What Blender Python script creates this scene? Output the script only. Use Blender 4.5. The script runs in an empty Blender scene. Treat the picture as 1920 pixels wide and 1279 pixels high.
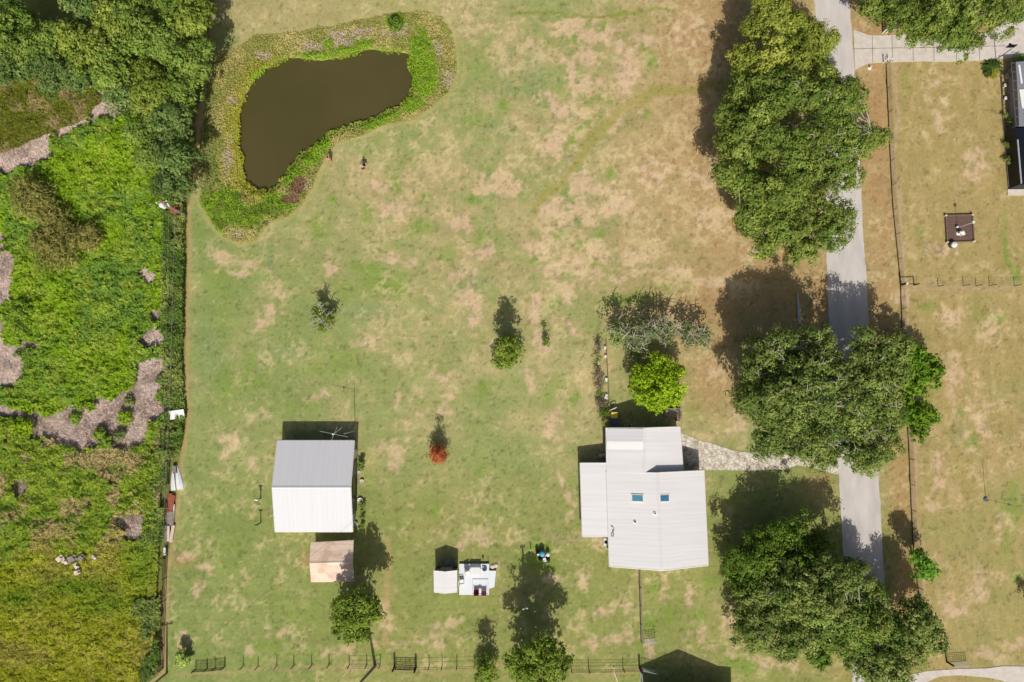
import bpy, math, random
import numpy as np
from mathutils import Vector, Matrix
R = math.radians
sc = bpy.context.scene
# ------------------------------------------------------------------ camera
HC = 90.0; TILT = R(4.2); FPX = 1286.0
cam = bpy.data.cameras.new('camera'); co = bpy.data.objects.new('camera', cam)
sc.collection.objects.link(co)
cam.sensor_width = 36; cam.lens = 36 * FPX / 1920; cam.clip_start = 1; cam.clip_end = 3000
co.location = (0, 0, HC); co.rotation_euler = (TILT, 0, 0)
sc.camera = co
# ------------------------------------------------------------------ sky, sun, exposure
SUN_EL, SUN_AZ = R(45.5), R(2.1)          # shadows fall (almost) straight up the picture
w = bpy.data.worlds.new('World'); sc.world = w; w.use_nodes = True
nt = w.node_tree; nt.nodes.clear()
sky = nt.nodes.new('ShaderNodeTexSky'); sky.sky_type = 'NISHITA'; sky.sun_disc = False
sky.air_density = .8; sky.dust_density = 3.5; sky.ozone_density = .4; sky.sun_elevation = SUN_EL; sky.sun_rotation = R(180) - SUN_AZ
bg = nt.nodes.new('ShaderNodeBackground'); bg.inputs[1].default_value = 0.076
ow = nt.nodes.new('ShaderNodeOutputWorld')
nt.links.new(sky.outputs[0], bg.inputs[0]); nt.links.new(bg.outputs[0], ow.inputs[0])
sl = bpy.data.lights.new('sun', 'SUN'); sl.energy = 3.9; sl.angle = R(0.5); sl.color = (1, .955, .88)
so = bpy.data.objects.new('sun', sl); sc.collection.objects.link(so)
# travel direction of light: to the north (+y), slightly west, down
d = Vector((-math.sin(SUN_AZ) * math.cos(SUN_EL), math.cos(SUN_AZ) * math.cos(SUN_EL), -math.sin(SUN_EL)))
so.rotation_euler = d.to_track_quat('-Z', 'Y').to_euler(); so.location = (0, -60, 80)
vs = sc.view_settings; vs.view_transform = 'Standard'; vs.look = 'None'; vs.exposure = -0.06; vs.gamma = 1
sc.cycles.max_bounces = 6; sc.cycles.diffuse_bounces = 3; sc.cycles.transparent_max_bounces = 8
# ------------------------------------------------------------------ survey helpers (photo survey -> metres)
CT, ST = math.cos(TILT), math.sin(TILT)
def g(px, py, h=0.0):
    dx, dy = px - 960, 639.5 - py
    X, Y, Z = dx, dy * CT + FPX * ST, dy * ST - FPX * CT
    k = (h - HC) / Z
    return (X * k, Y * k, h)
def proj(x, y):
    a, b, c = x, y, -HC
    u, v, q = a, b * CT + c * ST, b * ST - c * CT
    return 960 + FPX * u / q, 639.5 - FPX * v / q
def gx(px, py, h=0.0): return np.array(g(px, py, h))
M_PX = .07
# ------------------------------------------------------------------ noise
def _hash(ix, iy, seed):
    n = (ix.astype(np.int64) * 374761393 + iy.astype(np.int64) * 668265263 + seed * 1442695041) & 0xffffffff
    n = ((n ^ (n >> 13)) * 1274126177) & 0xffffffff
    return ((n ^ (n >> 16)) & 0xffff) / 65535.0
def vnoise(x, y, seed=0):
    ix, iy = np.floor(x), np.floor(y); fx, fy = x - ix, y - iy
    fx = fx * fx * (3 - 2 * fx); fy = fy * fy * (3 - 2 * fy)
    a = _hash(ix, iy, seed); b = _hash(ix + 1, iy, seed); c = _hash(ix, iy + 1, seed); e = _hash(ix + 1, iy + 1, seed)
    return (a * (1 - fx) + b * fx) * (1 - fy) + (c * (1 - fx) + e * fx) * fy
def fbm(x, y, s, seed=0, octv=4, g_=.5):
    x = x / s; y = y / s; t = 0; a = 1; n = 0
    for i in range(octv):
        t = t + a * vnoise(x + 17.3 * i, y - 9.1 * i, seed + i); n += a; a *= g_
        x, y = x * 2.03 + .37 * y, y * 2.03 - .37 * x
    return t / n
def sstep(a, b, x):
    t = np.clip((x - a) / (b - a), 0, 1); return t * t * (3 - 2 * t)
def sdist(px, py, poly):
    "signed distance to a polygon, negative inside"
    dm = np.full(px.shape, 1e9); ins = np.zeros(px.shape, bool); n = len(poly)
    for i in range(n):
        ax, ay = poly[i]; bx, by = poly[(i + 1) % n]
        ex, ey = bx - ax, by - ay
        t = np.clip(((px - ax) * ex + (py - ay) * ey) / (ex * ex + ey * ey + 1e-9), 0, 1)
        dm = np.minimum(dm, (px - ax - t * ex) ** 2 + (py - ay - t * ey) ** 2)
        if ay != by:
            cnd = ((ay > py) != (by > py)) & (px < (bx - ax) * (py - ay) / (by - ay) + ax)
            ins ^= cnd
    return np.where(ins, -1, 1) * np.sqrt(dm)
def lin(c):
    c = np.array(c, float) / 255
    return np.where(c <= .04045, c / 12.92, ((c + .055) / 1.055) ** 2.4)
# ------------------------------------------------------------------ materials
def newmat(name):
    m = bpy.data.materials.new(name); m.use_nodes = True
    return m, m.node_tree, m.node_tree.nodes['Principled BSDF']
def mat(name, col, rough=.6, var=.12, scale=2.0, metal=0, spec=.3, stretch=None, bump=0, var2=0):
    m, t, b = newmat(name)
    c = lin(col)
    tc = t.nodes.new('ShaderNodeTexCoord'); mp = t.nodes.new('ShaderNodeMapping')
    t.links.new(tc.outputs['Object'], mp.inputs[0])
    if stretch: mp.inputs['Scale'].default_value = stretch
    nz = t.nodes.new('ShaderNodeTexNoise'); nz.inputs['Scale'].default_value = scale; nz.inputs['Detail'].default_value = 5
    t.links.new(mp.outputs[0], nz.inputs['Vector'])
    rp = t.nodes.new('ShaderNodeValToRGB')
    rp.color_ramp.elements[0].position = .28; rp.color_ramp.elements[1].position = .72
    rp.color_ramp.elements[0].color = (*np.clip(c * (1 - var), 0, 1), 1)
    rp.color_ramp.elements[1].color = (*np.clip(c * (1 + var), 0, .9), 1)
    t.links.new(nz.outputs[0], rp.inputs[0]); t.links.new(rp.outputs[0], b.inputs['Base Color'])
    b.inputs['Roughness'].default_value = rough; b.inputs['Metallic'].default_value = metal
    b.inputs['Specular IOR Level'].default_value = spec
    if bump:
        bp = t.nodes.new('ShaderNodeBump'); bp.inputs['Strength'].default_value = bump; bp.inputs['Distance'].default_value = .05
        t.links.new(nz.outputs[0], bp.inputs['Height']); t.links.new(bp.outputs[0], b.inputs['Normal'])
    return m
def attr_mat(name, rough=.8, spec=.1, fine=.25, fscale=3.0, bump=.3, bdist=.05):
    m, t, b = newmat(name)
    at = t.nodes.new('ShaderNodeAttribute'); at.attribute_name = 'tint'
    tc = t.nodes.new('ShaderNodeTexCoord')
    nz = t.nodes.new('ShaderNodeTexNoise'); nz.inputs['Scale'].default_value = fscale; nz.inputs['Detail'].default_value = 6
    nz.inputs['Roughness'].default_value = .65
    t.links.new(tc.outputs['Object'], nz.inputs['Vector'])
    mr = t.nodes.new('ShaderNodeMapRange'); mr.inputs[1].default_value = .3; mr.inputs[2].default_value = .7
    mr.inputs[3].default_value = 1 - fine; mr.inputs[4].default_value = 1 + fine
    t.links.new(nz.outputs[0], mr.inputs[0])
    vm = t.nodes.new('ShaderNodeVectorMath'); vm.operation = 'SCALE'
    t.links.new(at.outputs['Color'], vm.inputs[0]); t.links.new(mr.outputs[0], vm.inputs['Scale'])
    t.links.new(vm.outputs[0], b.inputs['Base Color'])
    b.inputs['Roughness'].default_value = rough; b.inputs['Specular IOR Level'].default_value = spec
    bp = t.nodes.new('ShaderNodeBump'); bp.inputs['Strength'].default_value = bump; bp.inputs['Distance'].default_value = bdist
    t.links.new(nz.outputs[0], bp.inputs['Height']); t.links.new(bp.outputs[0], b.inputs['Normal'])
    return m
def leaf_mat(name, trans=.26, rough=.6, spec=.12):
    m, t, b = newmat(name)
    at = t.nodes.new('ShaderNodeAttribute'); at.attribute_name = 'tint'
    t.links.new(at.outputs['Color'], b.inputs['Base Color'])
    b.inputs['Roughness'].default_value = rough; b.inputs['Specular IOR Level'].default_value = spec
    tr = t.nodes.new('ShaderNodeBsdfTranslucent'); hs = t.nodes.new('ShaderNodeHueSaturation')
    hs.inputs['Saturation'].default_value = 1.0; hs.inputs['Value'].default_value = 1.2
    t.links.new(at.outputs['Color'], hs.inputs['Color']); t.links.new(hs.outputs[0], tr.inputs[0])
    mx = t.nodes.new('ShaderNodeMixShader'); mx.inputs[0].default_value = trans
    t.links.new(b.outputs[0], mx.inputs[1]); t.links.new(tr.outputs[0], mx.inputs[2])
    t.links.new(mx.outputs[0], t.nodes['Material Output'].inputs['Surface'])
    return m
MT = {}
MT['ground'] = attr_mat('ground_grass', .9, .05, .13, 2.6, .5, .06)
MT['leaf'] = leaf_mat('leaves')
MT['reed'] = leaf_mat('dry_stems', .08, .8, .1)
MT['bark'] = mat('bark', (120, 110, 96), .9, .3, 4, bump=.5)
MT['palebark'] = mat('pale_bark', (172, 165, 150), .9, .25, 4, bump=.5)
MT['asphalt'] = mat('road_asphalt', (198, 191, 185), .9, .13, .8, bump=.15, stretch=(1, .3, 1))
MT['roof'] = mat('painted_metal_roof', (224, 221, 220), .5, .055, 1.0, spec=.25, stretch=(.12, 3.2, .12))
MT['roof_b'] = mat('painted_metal_roof_bright', (212, 212, 214), .5, .03, 1.0, spec=.25, stretch=(3.0, .12, .12))
MT['roof_shed'] = mat('shed_roof', (234, 230, 229), .5, .03, 1.0, spec=.25, stretch=(.12, 3.0, .12))
MT['trim'] = mat('white_trim', (226, 222, 210), .5, .05)
MT['wallgrey'] = mat('grey_siding', (150, 140, 138), .7, .12, 1)
MT['wallwhite'] = mat('pale_siding', (168, 180, 190), .7, .08, 1)
MT['tan'] = mat('beige_block', (150, 138, 120), .8, .12, 1)
MT['dark'] = mat('dark_opening', (28, 28, 32), .3, .1)
MT['glass'] = mat('skylight_glass', (86, 138, 160), .15, .08, spec=.5)
MT['glass2'] = mat('skylight_glass_deep', (62, 118, 148), .15, .08, spec=.5)
MT['wood'] = mat('weathered_wood', (120, 104, 88), .9, .3, 3, bump=.3)
MT['darkwood'] = mat('dark_wood', (66, 54, 44), .9, .3, 3)
MT['greywood'] = mat('grey_wood', (140, 130, 122), .9, .25, 3)
MT['wire'] = mat('galvanised_wire', (150, 142, 132), .5, .1, metal=.0)
MT['blackwire'] = mat('black_cable', (30, 30, 30), .5, .1)
MT['galv'] = mat('galvanised_steel', (184, 186, 188), .4, .06, metal=.0, spec=.5)
MT['white'] = mat('white_paint', (232, 230, 224), .5, .05)
MT['white2'] = mat('white_boards', (224, 228, 232), .6, .04, 2, stretch=(4, .2, 1))
MT['fib'] = mat('white_fibreglass', (236, 236, 232), .4, .1, 1.5)
MT['concrete'] = mat('pale_concrete', (205, 196, 186), .9, .12, 1.3, bump=.15)
MT['joint'] = mat('concrete_joint', (120, 110, 98), .95, .2, 3)
MT['black'] = mat('black_plastic', (24, 24, 26), .4, .1)
MT['blue'] = mat('light_blue_paint', (86, 158, 196), .4, .1)
MT['navy'] = mat('navy_cloth', (58, 82, 112), .8, .1)
MT['steel'] = mat('blue_grey_cloth', (120, 136, 152), .8, .1)
MT['red'] = mat('red_cloth', (142, 66, 70), .8, .1)
MT['pink'] = mat('pink_cloth', (206, 150, 152), .8, .1)
MT['coral'] = mat('coral_cloth', (226, 128, 116), .8, .1)
MT['skin'] = mat('skin', (190, 140, 112), .6, .05)
MT['hair'] = mat('dark_hair', (38, 28, 22), .7, .1)
MT['mulch'] = mat('dark_mulch', (106, 84, 76), .95, .35, 6, bump=.6)
MT['yellow'] = mat('yellow_plastic', (236, 196, 84), .5, .12, 6)
MT['slate'] = mat('slate_plastic', (92, 100, 116), .5, .08)
MT['greyroof'] = mat('grey_shingle', (128, 132, 140), .8, .1, 3)
MT['screen'] = mat('dark_screen', (20, 24, 34), .5, .15, 2)
MT['stone'] = mat('pale_stone', (214, 196, 178), .9, .15, 6)
MT['rust'] = mat('rusty_metal', (156, 86, 66), .85, .35, 3, bump=.2)
MT['green'] = mat('green_plastic', (80, 100, 62), .6, .1)
MT['purple'] = mat('mauve_cloth', (180, 150, 160), .8, .1)
# carport roof: tan metal with rust streaks running along the ribs
def carport_mat():
    m, t, b = newmat('rusty_tan_roof')
    tc = t.nodes.new('ShaderNodeTexCoord')
    def nz(sc_, st):
        mp = t.nodes.new('ShaderNodeMapping'); mp.inputs['Scale'].default_value = st
        n = t.nodes.new('ShaderNodeTexNoise'); n.inputs['Scale'].default_value = sc_; n.inputs['Detail'].default_value = 4
        t.links.new(tc.outputs['Object'], mp.inputs[0]); t.links.new(mp.outputs[0], n.inputs['Vector']); return n
    a, c = nz(1, (.25, 4, 1)), nz(.5, (1, 1, 1))
    r1 = t.nodes.new('ShaderNodeValToRGB'); e = r1.color_ramp.elements
    e[0].position = .35; e[0].color = (*lin((220, 192, 168)), 1); e[1].position = .65; e[1].color = (*lin((236, 212, 190)), 1)
    t.links.new(a.outputs[0], r1.inputs[0])
    r2 = t.nodes.new('ShaderNodeValToRGB'); e = r2.color_ramp.elements; e[0].position = .5; e[1].position = .62
    t.links.new(c.outputs[0], r2.inputs[0])
    mx = t.nodes.new('ShaderNodeMix'); mx.data_type = 'RGBA'
    t.links.new(r2.outputs[0], mx.inputs['Factor']); t.links.new(r1.outputs[0], mx.inputs['A'])
    mx.inputs['B'].default_value = (*lin((208, 176, 152)), 1)
    t.links.new(mx.outputs['Result'], b.inputs['Base Color']); b.inputs['Roughness'].default_value = .6
    return m
MT['carport'] = carport_mat()
def water_mat():
    m, t, b = newmat('pond_water')
    tc = t.nodes.new('ShaderNodeTexCoord')
    nz = t.nodes.new('ShaderNodeTexNoise'); nz.inputs['Scale'].default_value = .07; nz.inputs['Detail'].default_value = 4
    t.links.new(tc.outputs['Object'], nz.inputs['Vector'])
    rp = t.nodes.new('ShaderNodeValToRGB'); e = rp.color_ramp.elements
    e[0].position = .3; e[0].color = (*lin((74, 70, 36)), 1); e[1].position = .7; e[1].color = (*lin((86, 78, 46)), 1)
    t.links.new(nz.outputs[0], rp.inputs[0]); t.links.new(rp.outputs[0], b.inputs['Base Color'])
    b.inputs['Roughness'].default_value = .12; b.inputs['Specular IOR Level'].default_value = .4
    n2 = t.nodes.new('ShaderNodeTexNoise'); n2.inputs['Scale'].default_value = 2.2
    t.links.new(tc.outputs['Object'], n2.inputs['Vector'])
    bp = t.nodes.new('ShaderNodeBump'); bp.inputs['Strength'].default_value = .12; bp.inputs['Distance'].default_value = .05
    t.links.new(n2.outputs[0], bp.inputs['Height']); t.links.new(bp.outputs[0], b.inputs['Normal'])
    return m
MT['water'] = water_mat()
def gravel_mat():
    m, t, b = newmat('stone_gravel')
    tc = t.nodes.new('ShaderNodeTexCoord')
    v = t.nodes.new('ShaderNodeTexVoronoi'); v.inputs['Scale'].default_value = 1.6; v.feature = 'DISTANCE_TO_EDGE'
    nz = t.nodes.new('ShaderNodeTexNoise'); nz.inputs['Scale'].default_value = 1.1; nz.inputs['Detail'].default_value = 8; nz.inputs['Roughness'].default_value = .75
    t.links.new(tc.outputs['Object'], v.inputs['Vector']); t.links.new(tc.outputs['Object'], nz.inputs['Vector'])
    rp = t.nodes.new('ShaderNodeValToRGB'); e = rp.color_ramp.elements
    e[0].position = .4; e[0].color = (*lin((172, 160, 132)), 1); e[1].position = .55; e[1].color = (*lin((226, 218, 206)), 1)
    t.links.new(nz.outputs[0], rp.inputs[0])
    r2 = t.nodes.new('ShaderNodeValToRGB'); e = r2.color_ramp.elements
    e[0].position = 0; e[0].color = (.55, .5, .4, 1); e[1].position = .12; e[1].color = (1, 1, 1, 1)
    t.links.new(v.outputs['Distance'], r2.inputs[0])
    mx = t.nodes.new('ShaderNodeMix'); mx.data_type = 'RGBA'; mx.blend_type = 'MULTIPLY'; mx.inputs['Factor'].default_value = .8
    t.links.new(rp.outputs[0], mx.inputs['A']); t.links.new(r2.outputs[0], mx.inputs['B'])
    t.links.new(mx.outputs['Result'], b.inputs['Base Color']); b.inputs['Roughness'].default_value = .95
    bp = t.nodes.new('ShaderNodeBump'); bp.inputs['Strength'].default_value = .5; bp.inputs['Distance'].default_value = .06
    t.links.new(nz.outputs[0], bp.inputs['Height']); t.links.new(bp.outputs[0], b.inputs['Normal'])
    return m
MT['gravel'] = gravel_mat()
# ------------------------------------------------------------------ object helpers
def tag(o, label=None, cat=None, group=None, kind=None):
    if label: o['label'] = label
    if cat: o['category'] = cat
    if group: o['group'] = group
    if kind: o['kind'] = kind
    return o
def thing(name, label, cat, loc, group=None):
    o = bpy.data.objects.new(name, None); sc.collection.objects.link(o)
    o.location = loc; o.empty_display_size = .3
    return tag(o, label, cat, group)
def link(name, me, m, parent=None):
    o = bpy.data.objects.new(name, me); sc.collection.objects.link(o)
    for x in (m if isinstance(m, (list, tuple)) else [m]): me.materials.append(MT[x] if isinstance(x, str) else x)
    if parent is not None:
        o.parent = parent
        o.matrix_parent_inverse = Matrix.Translation(-world_loc(parent))
    return o
def world_loc(o):
    v = Vector(o.location)
    # parents here are only ever translated; a child's mesh is in world coordinates
    if o.parent is not None: return Vector((0, 0, 0)) + (world_loc(o.parent) if o.type == 'EMPTY' else Vector((0, 0, 0)))
    return v
class MB:
    "collects shapes in world coordinates; build() links them as ONE mesh object"
    def __init__(s): s.v = []; s.f = []
    def add(s, vs, fs):
        n = len(s.v); s.v += [tuple(map(float, p)) for p in vs]; s.f += [tuple(i + n for i in f) for f in fs]; return s
    def box(s, c, d, rz=0, tilt=0):
        cx, cy, cz = c; a, b, e = d[0] / 2, d[1] / 2, d[2] / 2; cr, sr = math.cos(rz), math.sin(rz); ct, st = math.cos(tilt), math.sin(tilt)
        vs = []
        for z in (-e, e):
            for x, y in ((-a, -b), (a, -b), (a, b), (-a, b)):
                yy, zz = y * ct - z * st, y * st + z * ct
                vs.append((cx + x * cr - yy * sr, cy + x * sr + yy * cr, cz + zz))
        return s.add(vs, [(3, 2, 1, 0), (4, 5, 6, 7), (0, 1, 5, 4), (1, 2, 6, 5), (2, 3, 7, 6), (3, 0, 4, 7)])
    def tube(s, pts, r, n=6, caps=True):
        pts = [Vector(p) for p in pts]; rs = r if isinstance(r, (list, tuple)) else [r] * len(pts); vs = []
        for i, p in enumerate(pts):
            t = (pts[min(i + 1, len(pts) - 1)] - pts[max(i - 1, 0)]).normalized()
            u = t.cross(Vector((0, 0, 1)));
            if u.length < .05: u = t.cross(Vector((1, 0, 0)))
            u.normalize(); v = t.cross(u)
            for k in range(n):
                a = 2 * math.pi * k / n; vs.append(p + u * math.cos(a) * rs[i] + v * math.sin(a) * rs[i])
        fs = []
        for i in range(len(pts) - 1):
            for k in range(n): fs.append((i * n + k, i * n + (k + 1) % n, (i + 1) * n + (k + 1) % n, (i + 1) * n + k))
        if caps: fs += [tuple(range(n))[::-1], tuple((len(pts) - 1) * n + k for k in range(n))]
        return s.add(vs, fs)
    def lathe(s, c, prof, n=14):
        vs = []; fs = []
        for r_, z in prof:
            for k in range(n): a = 2 * math.pi * k / n; vs.append((c[0] + r_ * math.cos(a), c[1] + r_ * math.sin(a), c[2] + z))
        for i in range(len(prof) - 1):
            for k in range(n): fs.append((i * n + k, i * n + (k + 1) % n, (i + 1) * n + (k + 1) % n, (i + 1) * n + k))
        fs += [tuple(range(n))[::-1], tuple((len(prof) - 1) * n + k for k in range(n))]
        return s.add(vs, fs)
    def prism(s, poly, z0, z1):
        n = len(poly)
        if sum(poly[i][0] * poly[(i + 1) % n][1] - poly[(i + 1) % n][0] * poly[i][1] for i in range(n)) < 0: poly = poly[::-1]
        vs = [(p[0], p[1], z0) for p in poly] + [(p[0], p[1], z1) for p in poly]
        return s.add(vs, [tuple(range(n))[::-1], tuple(range(n, 2 * n))] + [(i, (i + 1) % n, n + (i + 1) % n, n + i) for i in range(n)])
    def slab(s, P, t=.08):
        n = len(P); P = [Vector(p) for p in P]
        nn = (P[1] - P[0]).cross(P[2] - P[0])
        if nn.z < 0: P = P[::-1]
        vs = [tuple(p) for p in P] + [(p.x, p.y, p.z - t) for p in P]
        return s.add(vs, [tuple(range(n)), tuple(range(n, 2 * n))[::-1]] + [(i, n + i, n + (i + 1) % n, (i + 1) % n) for i in range(n)])
    def roof(s, eA, eB, rB, rA, t=.08, rib=.45, rw=.045, rh=.008):
        "one slope: eave corners eA,eB and the ridge corners rB,rA, ribs run down the slope"
        s.slab([eA, eB, rB, rA], t)
        eA, eB, rA, rB = map(Vector, (eA, eB, rA, rB)); L = (eB - eA).length; n = max(1, int(L / rib))
        ax = (eB - eA).normalized() * (rw / 2)
        for i in range(n + 1):
            k = (i + .02) / (n + .04); k = min(max(k, .004), .996)
            a = eA.lerp(eB, k); b = rA.lerp(rB, k); up = Vector((0, 0, rh)); e0 = Vector((0, 0, .002))
            s.add([a - ax + e0, a + ax + e0, b + ax + e0, b - ax + e0, a - ax * .5 + up, a + ax * .5 + up, b + ax * .5 + up, b - ax * .5 + up],
                  [(4, 5, 6, 7), (0, 1, 5, 4), (1, 2, 6, 5), (2, 3, 7, 6), (3, 0, 4, 7)])
        return s
    def build(s, name, m, parent=None, smooth=False):
        me = bpy.data.meshes.new(name); me.from_pydata(s.v, [], s.f); me.update()
        if smooth: me.polygons.foreach_set('use_smooth', [True] * len(me.polygons))
        return link(name, me, m, parent)
def np_mesh(name, V, F, tint=None, smooth=False):
    me = bpy.data.meshes.new(name); nv, nf, k = len(V), len(F), F.shape[1]
    me.vertices.add(nv); me.vertices.foreach_set('co', V.astype(np.float32).ravel())
    me.loops.add(nf * k); me.loops.foreach_set('vertex_index', F.astype(np.int32).ravel())
    me.polygons.add(nf); me.polygons.foreach_set('loop_start', np.arange(0, nf * k, k, dtype=np.int32))
    if smooth: me.polygons.foreach_set('use_smooth', np.ones(nf, bool))
    me.update(calc_edges=True)
    if tint is not None:
        a = me.attributes.new('tint', 'FLOAT_COLOR', 'POINT')
        a.data.foreach_set('color', np.c_[np.clip(tint, 0, 1), np.ones(nv)].astype(np.float32).ravel())
    return me
rng = np.random.default_rng(7)
def cards(P, N, size, tint, asp=.55, name='foliage', bend=.25):
    "diamond-shaped leaf sprays: centre P, facing N; each card is folded along its middle"
    n = len(P); N = N / (np.linalg.norm(N, axis=1, keepdims=True) + 1e-9)
    a = rng.normal(size=(n, 3)); U = a - (a * N).sum(1, keepdims=True) * N; U /= np.linalg.norm(U, axis=1, keepdims=True) + 1e-9
    W = np.cross(N, U); s = size.reshape(-1, 1)
    q = s * .5
    V = np.stack([P - U * q, P - W * q * asp - N * q * bend, P + U * q, P + W * q * asp - N * q * bend], 1).reshape(-1, 3)
    F = np.arange(4 * n).reshape(n, 4)
    return np_mesh(name, V, F, np.repeat(tint, 4, 0))
# ------------------------------------------------------------------ trees
PAL = {   # (main, second) leaf colours, sRGB
    'oak': ((104, 130, 52), (152, 165, 78)), 'oaky': ((134, 148, 56), (172, 178, 82)), 'oakg': ((100, 126, 54), (150, 162, 86)),
    'dark': ((82, 116, 36), (124, 150, 54)), 'wood': ((112, 142, 54), (150, 168, 80)), 'woody': ((124, 146, 54), (164, 174, 80)),
    'woodd': ((98, 126, 60), (132, 152, 84)), 'lime': ((134, 168, 26), (170, 196, 46)), 'fresh': ((106, 156, 48), (146, 186, 68)),
    'grey': ((108, 128, 68), (152, 162, 108)), 'willow': ((142, 142, 70), (172, 166, 96)), 'red': ((172, 84, 48), (206, 122, 82)),
    'citrus': ((84, 124, 30), (136, 166, 50)), 'bush': ((118, 152, 46), (154, 176, 66)), 'pale': ((156, 182, 84), (194, 208, 118)),
    'mauve': ((124, 112, 88), (166, 146, 134)), 'mid': ((104, 132, 44), (146, 162, 66)), 'hedge': ((110, 138, 58), (142, 162, 80)),
}
def crown_points(lobes, clump_r, dens, seed, pal, leaf, flat=.75, loose=.16, cover=.66):
    r_ = np.random.default_rng(seed)
    Ps, Ns, Ts, clumps = [], [], [], []
    c0, c1 = lin(PAL[pal][0]), lin(PAL[pal][1])
    big = clump_r >= 1.2
    if big: flat *= 1.3
    for (px, py, rp, top) in lobes:
        if big: rp *= .96; top += r_.uniform(-.7, .5)
        rw = rp * M_PX * (1 - top * .8 / HC); rz = min(rw * flat, top * .45); hc = top - rz
        C = gx(px, py, hc + rz * .5); C[2] = hc
        area = 2 * math.pi * rw * rw
        nc = max(5, int(area / (clump_r ** 2) * cover))
        k = 0
        while k < nc:
            u = r_.normal(size=3); u /= np.linalg.norm(u)
            if u[2] < -.3: continue
            k += 1
            cr = clump_r * r_.uniform(.55, 1.2)
            rad = r_.uniform(.95, 1.14) if r_.random() < .5 else r_.uniform(.5, .84)
            if big:           # boughs stand out, with deep pockets between them
                hp = C + u * rw; pk = vnoise(np.array([hp[0] / 2.3 + seed * 3.1]), np.array([hp[1] / 2.3]), seed)[0]
                rad = r_.uniform(.96, 1.16) if pk > .5 else r_.uniform(.3, .62) if pk < .4 else r_.uniform(.7, .9)
            c = C + u * np.array([rw, rw, rz]) * rad - u * cr * .6
            clumps.append(c)
            n = int(dens * 4 * cr * cr * r_.uniform(.75, 1.1))
            if cr > .55:      # sprays gathered in tufts over the clump
                ns = int(r_.integers(9, 15)); sv = r_.normal(size=(ns, 3)); sv[:, 2] = np.abs(sv[:, 2]) * 1.1 - .3; sv /= np.linalg.norm(sv, axis=1, keepdims=True)
                sr = cr * r_.uniform(.26, .42, ns); pick = r_.integers(0, ns, n); v2 = r_.normal(size=(n, 3)); v2 /= np.linalg.norm(v2, axis=1, keepdims=True)
                lp = sv[pick] * cr * r_.uniform(.8, 1.12, ns)[pick][:, None] + v2 * sr[pick][:, None] * (1 + r_.normal(size=(n, 1)) * loose * 1.5)
                Ps.append(c + lp * np.array([1, 1, .8])); Ns.append(v2 + sv[pick] * .5 + u * .2 + np.array([0, 0, .45]) + r_.normal(size=(n, 3)) * .3)
                stone = r_.normal(size=(ns, 1)) * .16; sub = stone[pick]
            else:
                v = r_.normal(size=(n, 3)); v /= np.linalg.norm(v, axis=1, keepdims=True)
                v = v[v[:, 2] > -.55]; n = len(v)
                rr = cr * (1 + r_.normal(size=(n, 1)) * loose)
                Ps.append(c + v * rr * np.array([1, 1, .75])); Ns.append(v + u * .35 + np.array([0, 0, .35]) + r_.normal(size=(n, 3)) * .38); sub = 0
            m = np.clip(r_.normal(.45, .3) + sub * 1.5 + r_.normal(size=(n, 1)) * .25, 0, 1)
            col = c0 * (1 - m) + c1 * m
            Ts.append(col * (1 + r_.normal() * .13) * (1 + r_.normal(size=(n, 1)) * .1))
    return np.vstack(Ps), np.vstack(Ns), np.vstack(Ts), clumps
def limb(mb, a, b, r0, r1, r_, n=5, sag=.12):
    a, b = np.array(a, float), np.array(b, float); L = np.linalg.norm(b - a)
    pts = []; rr = []
    for i in range(n + 1):
        t = i / n; j = r_.normal(size=3) * L * .035 * (0 < i < n)
        p = a * (1 - t) + b * t + j; p[2] += math.sin(t * math.pi) * L * sag
        pts.append(p); rr.append(r0 * (1 - t) + r1 * t)
    mb.tube(pts, rr, 6)
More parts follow.
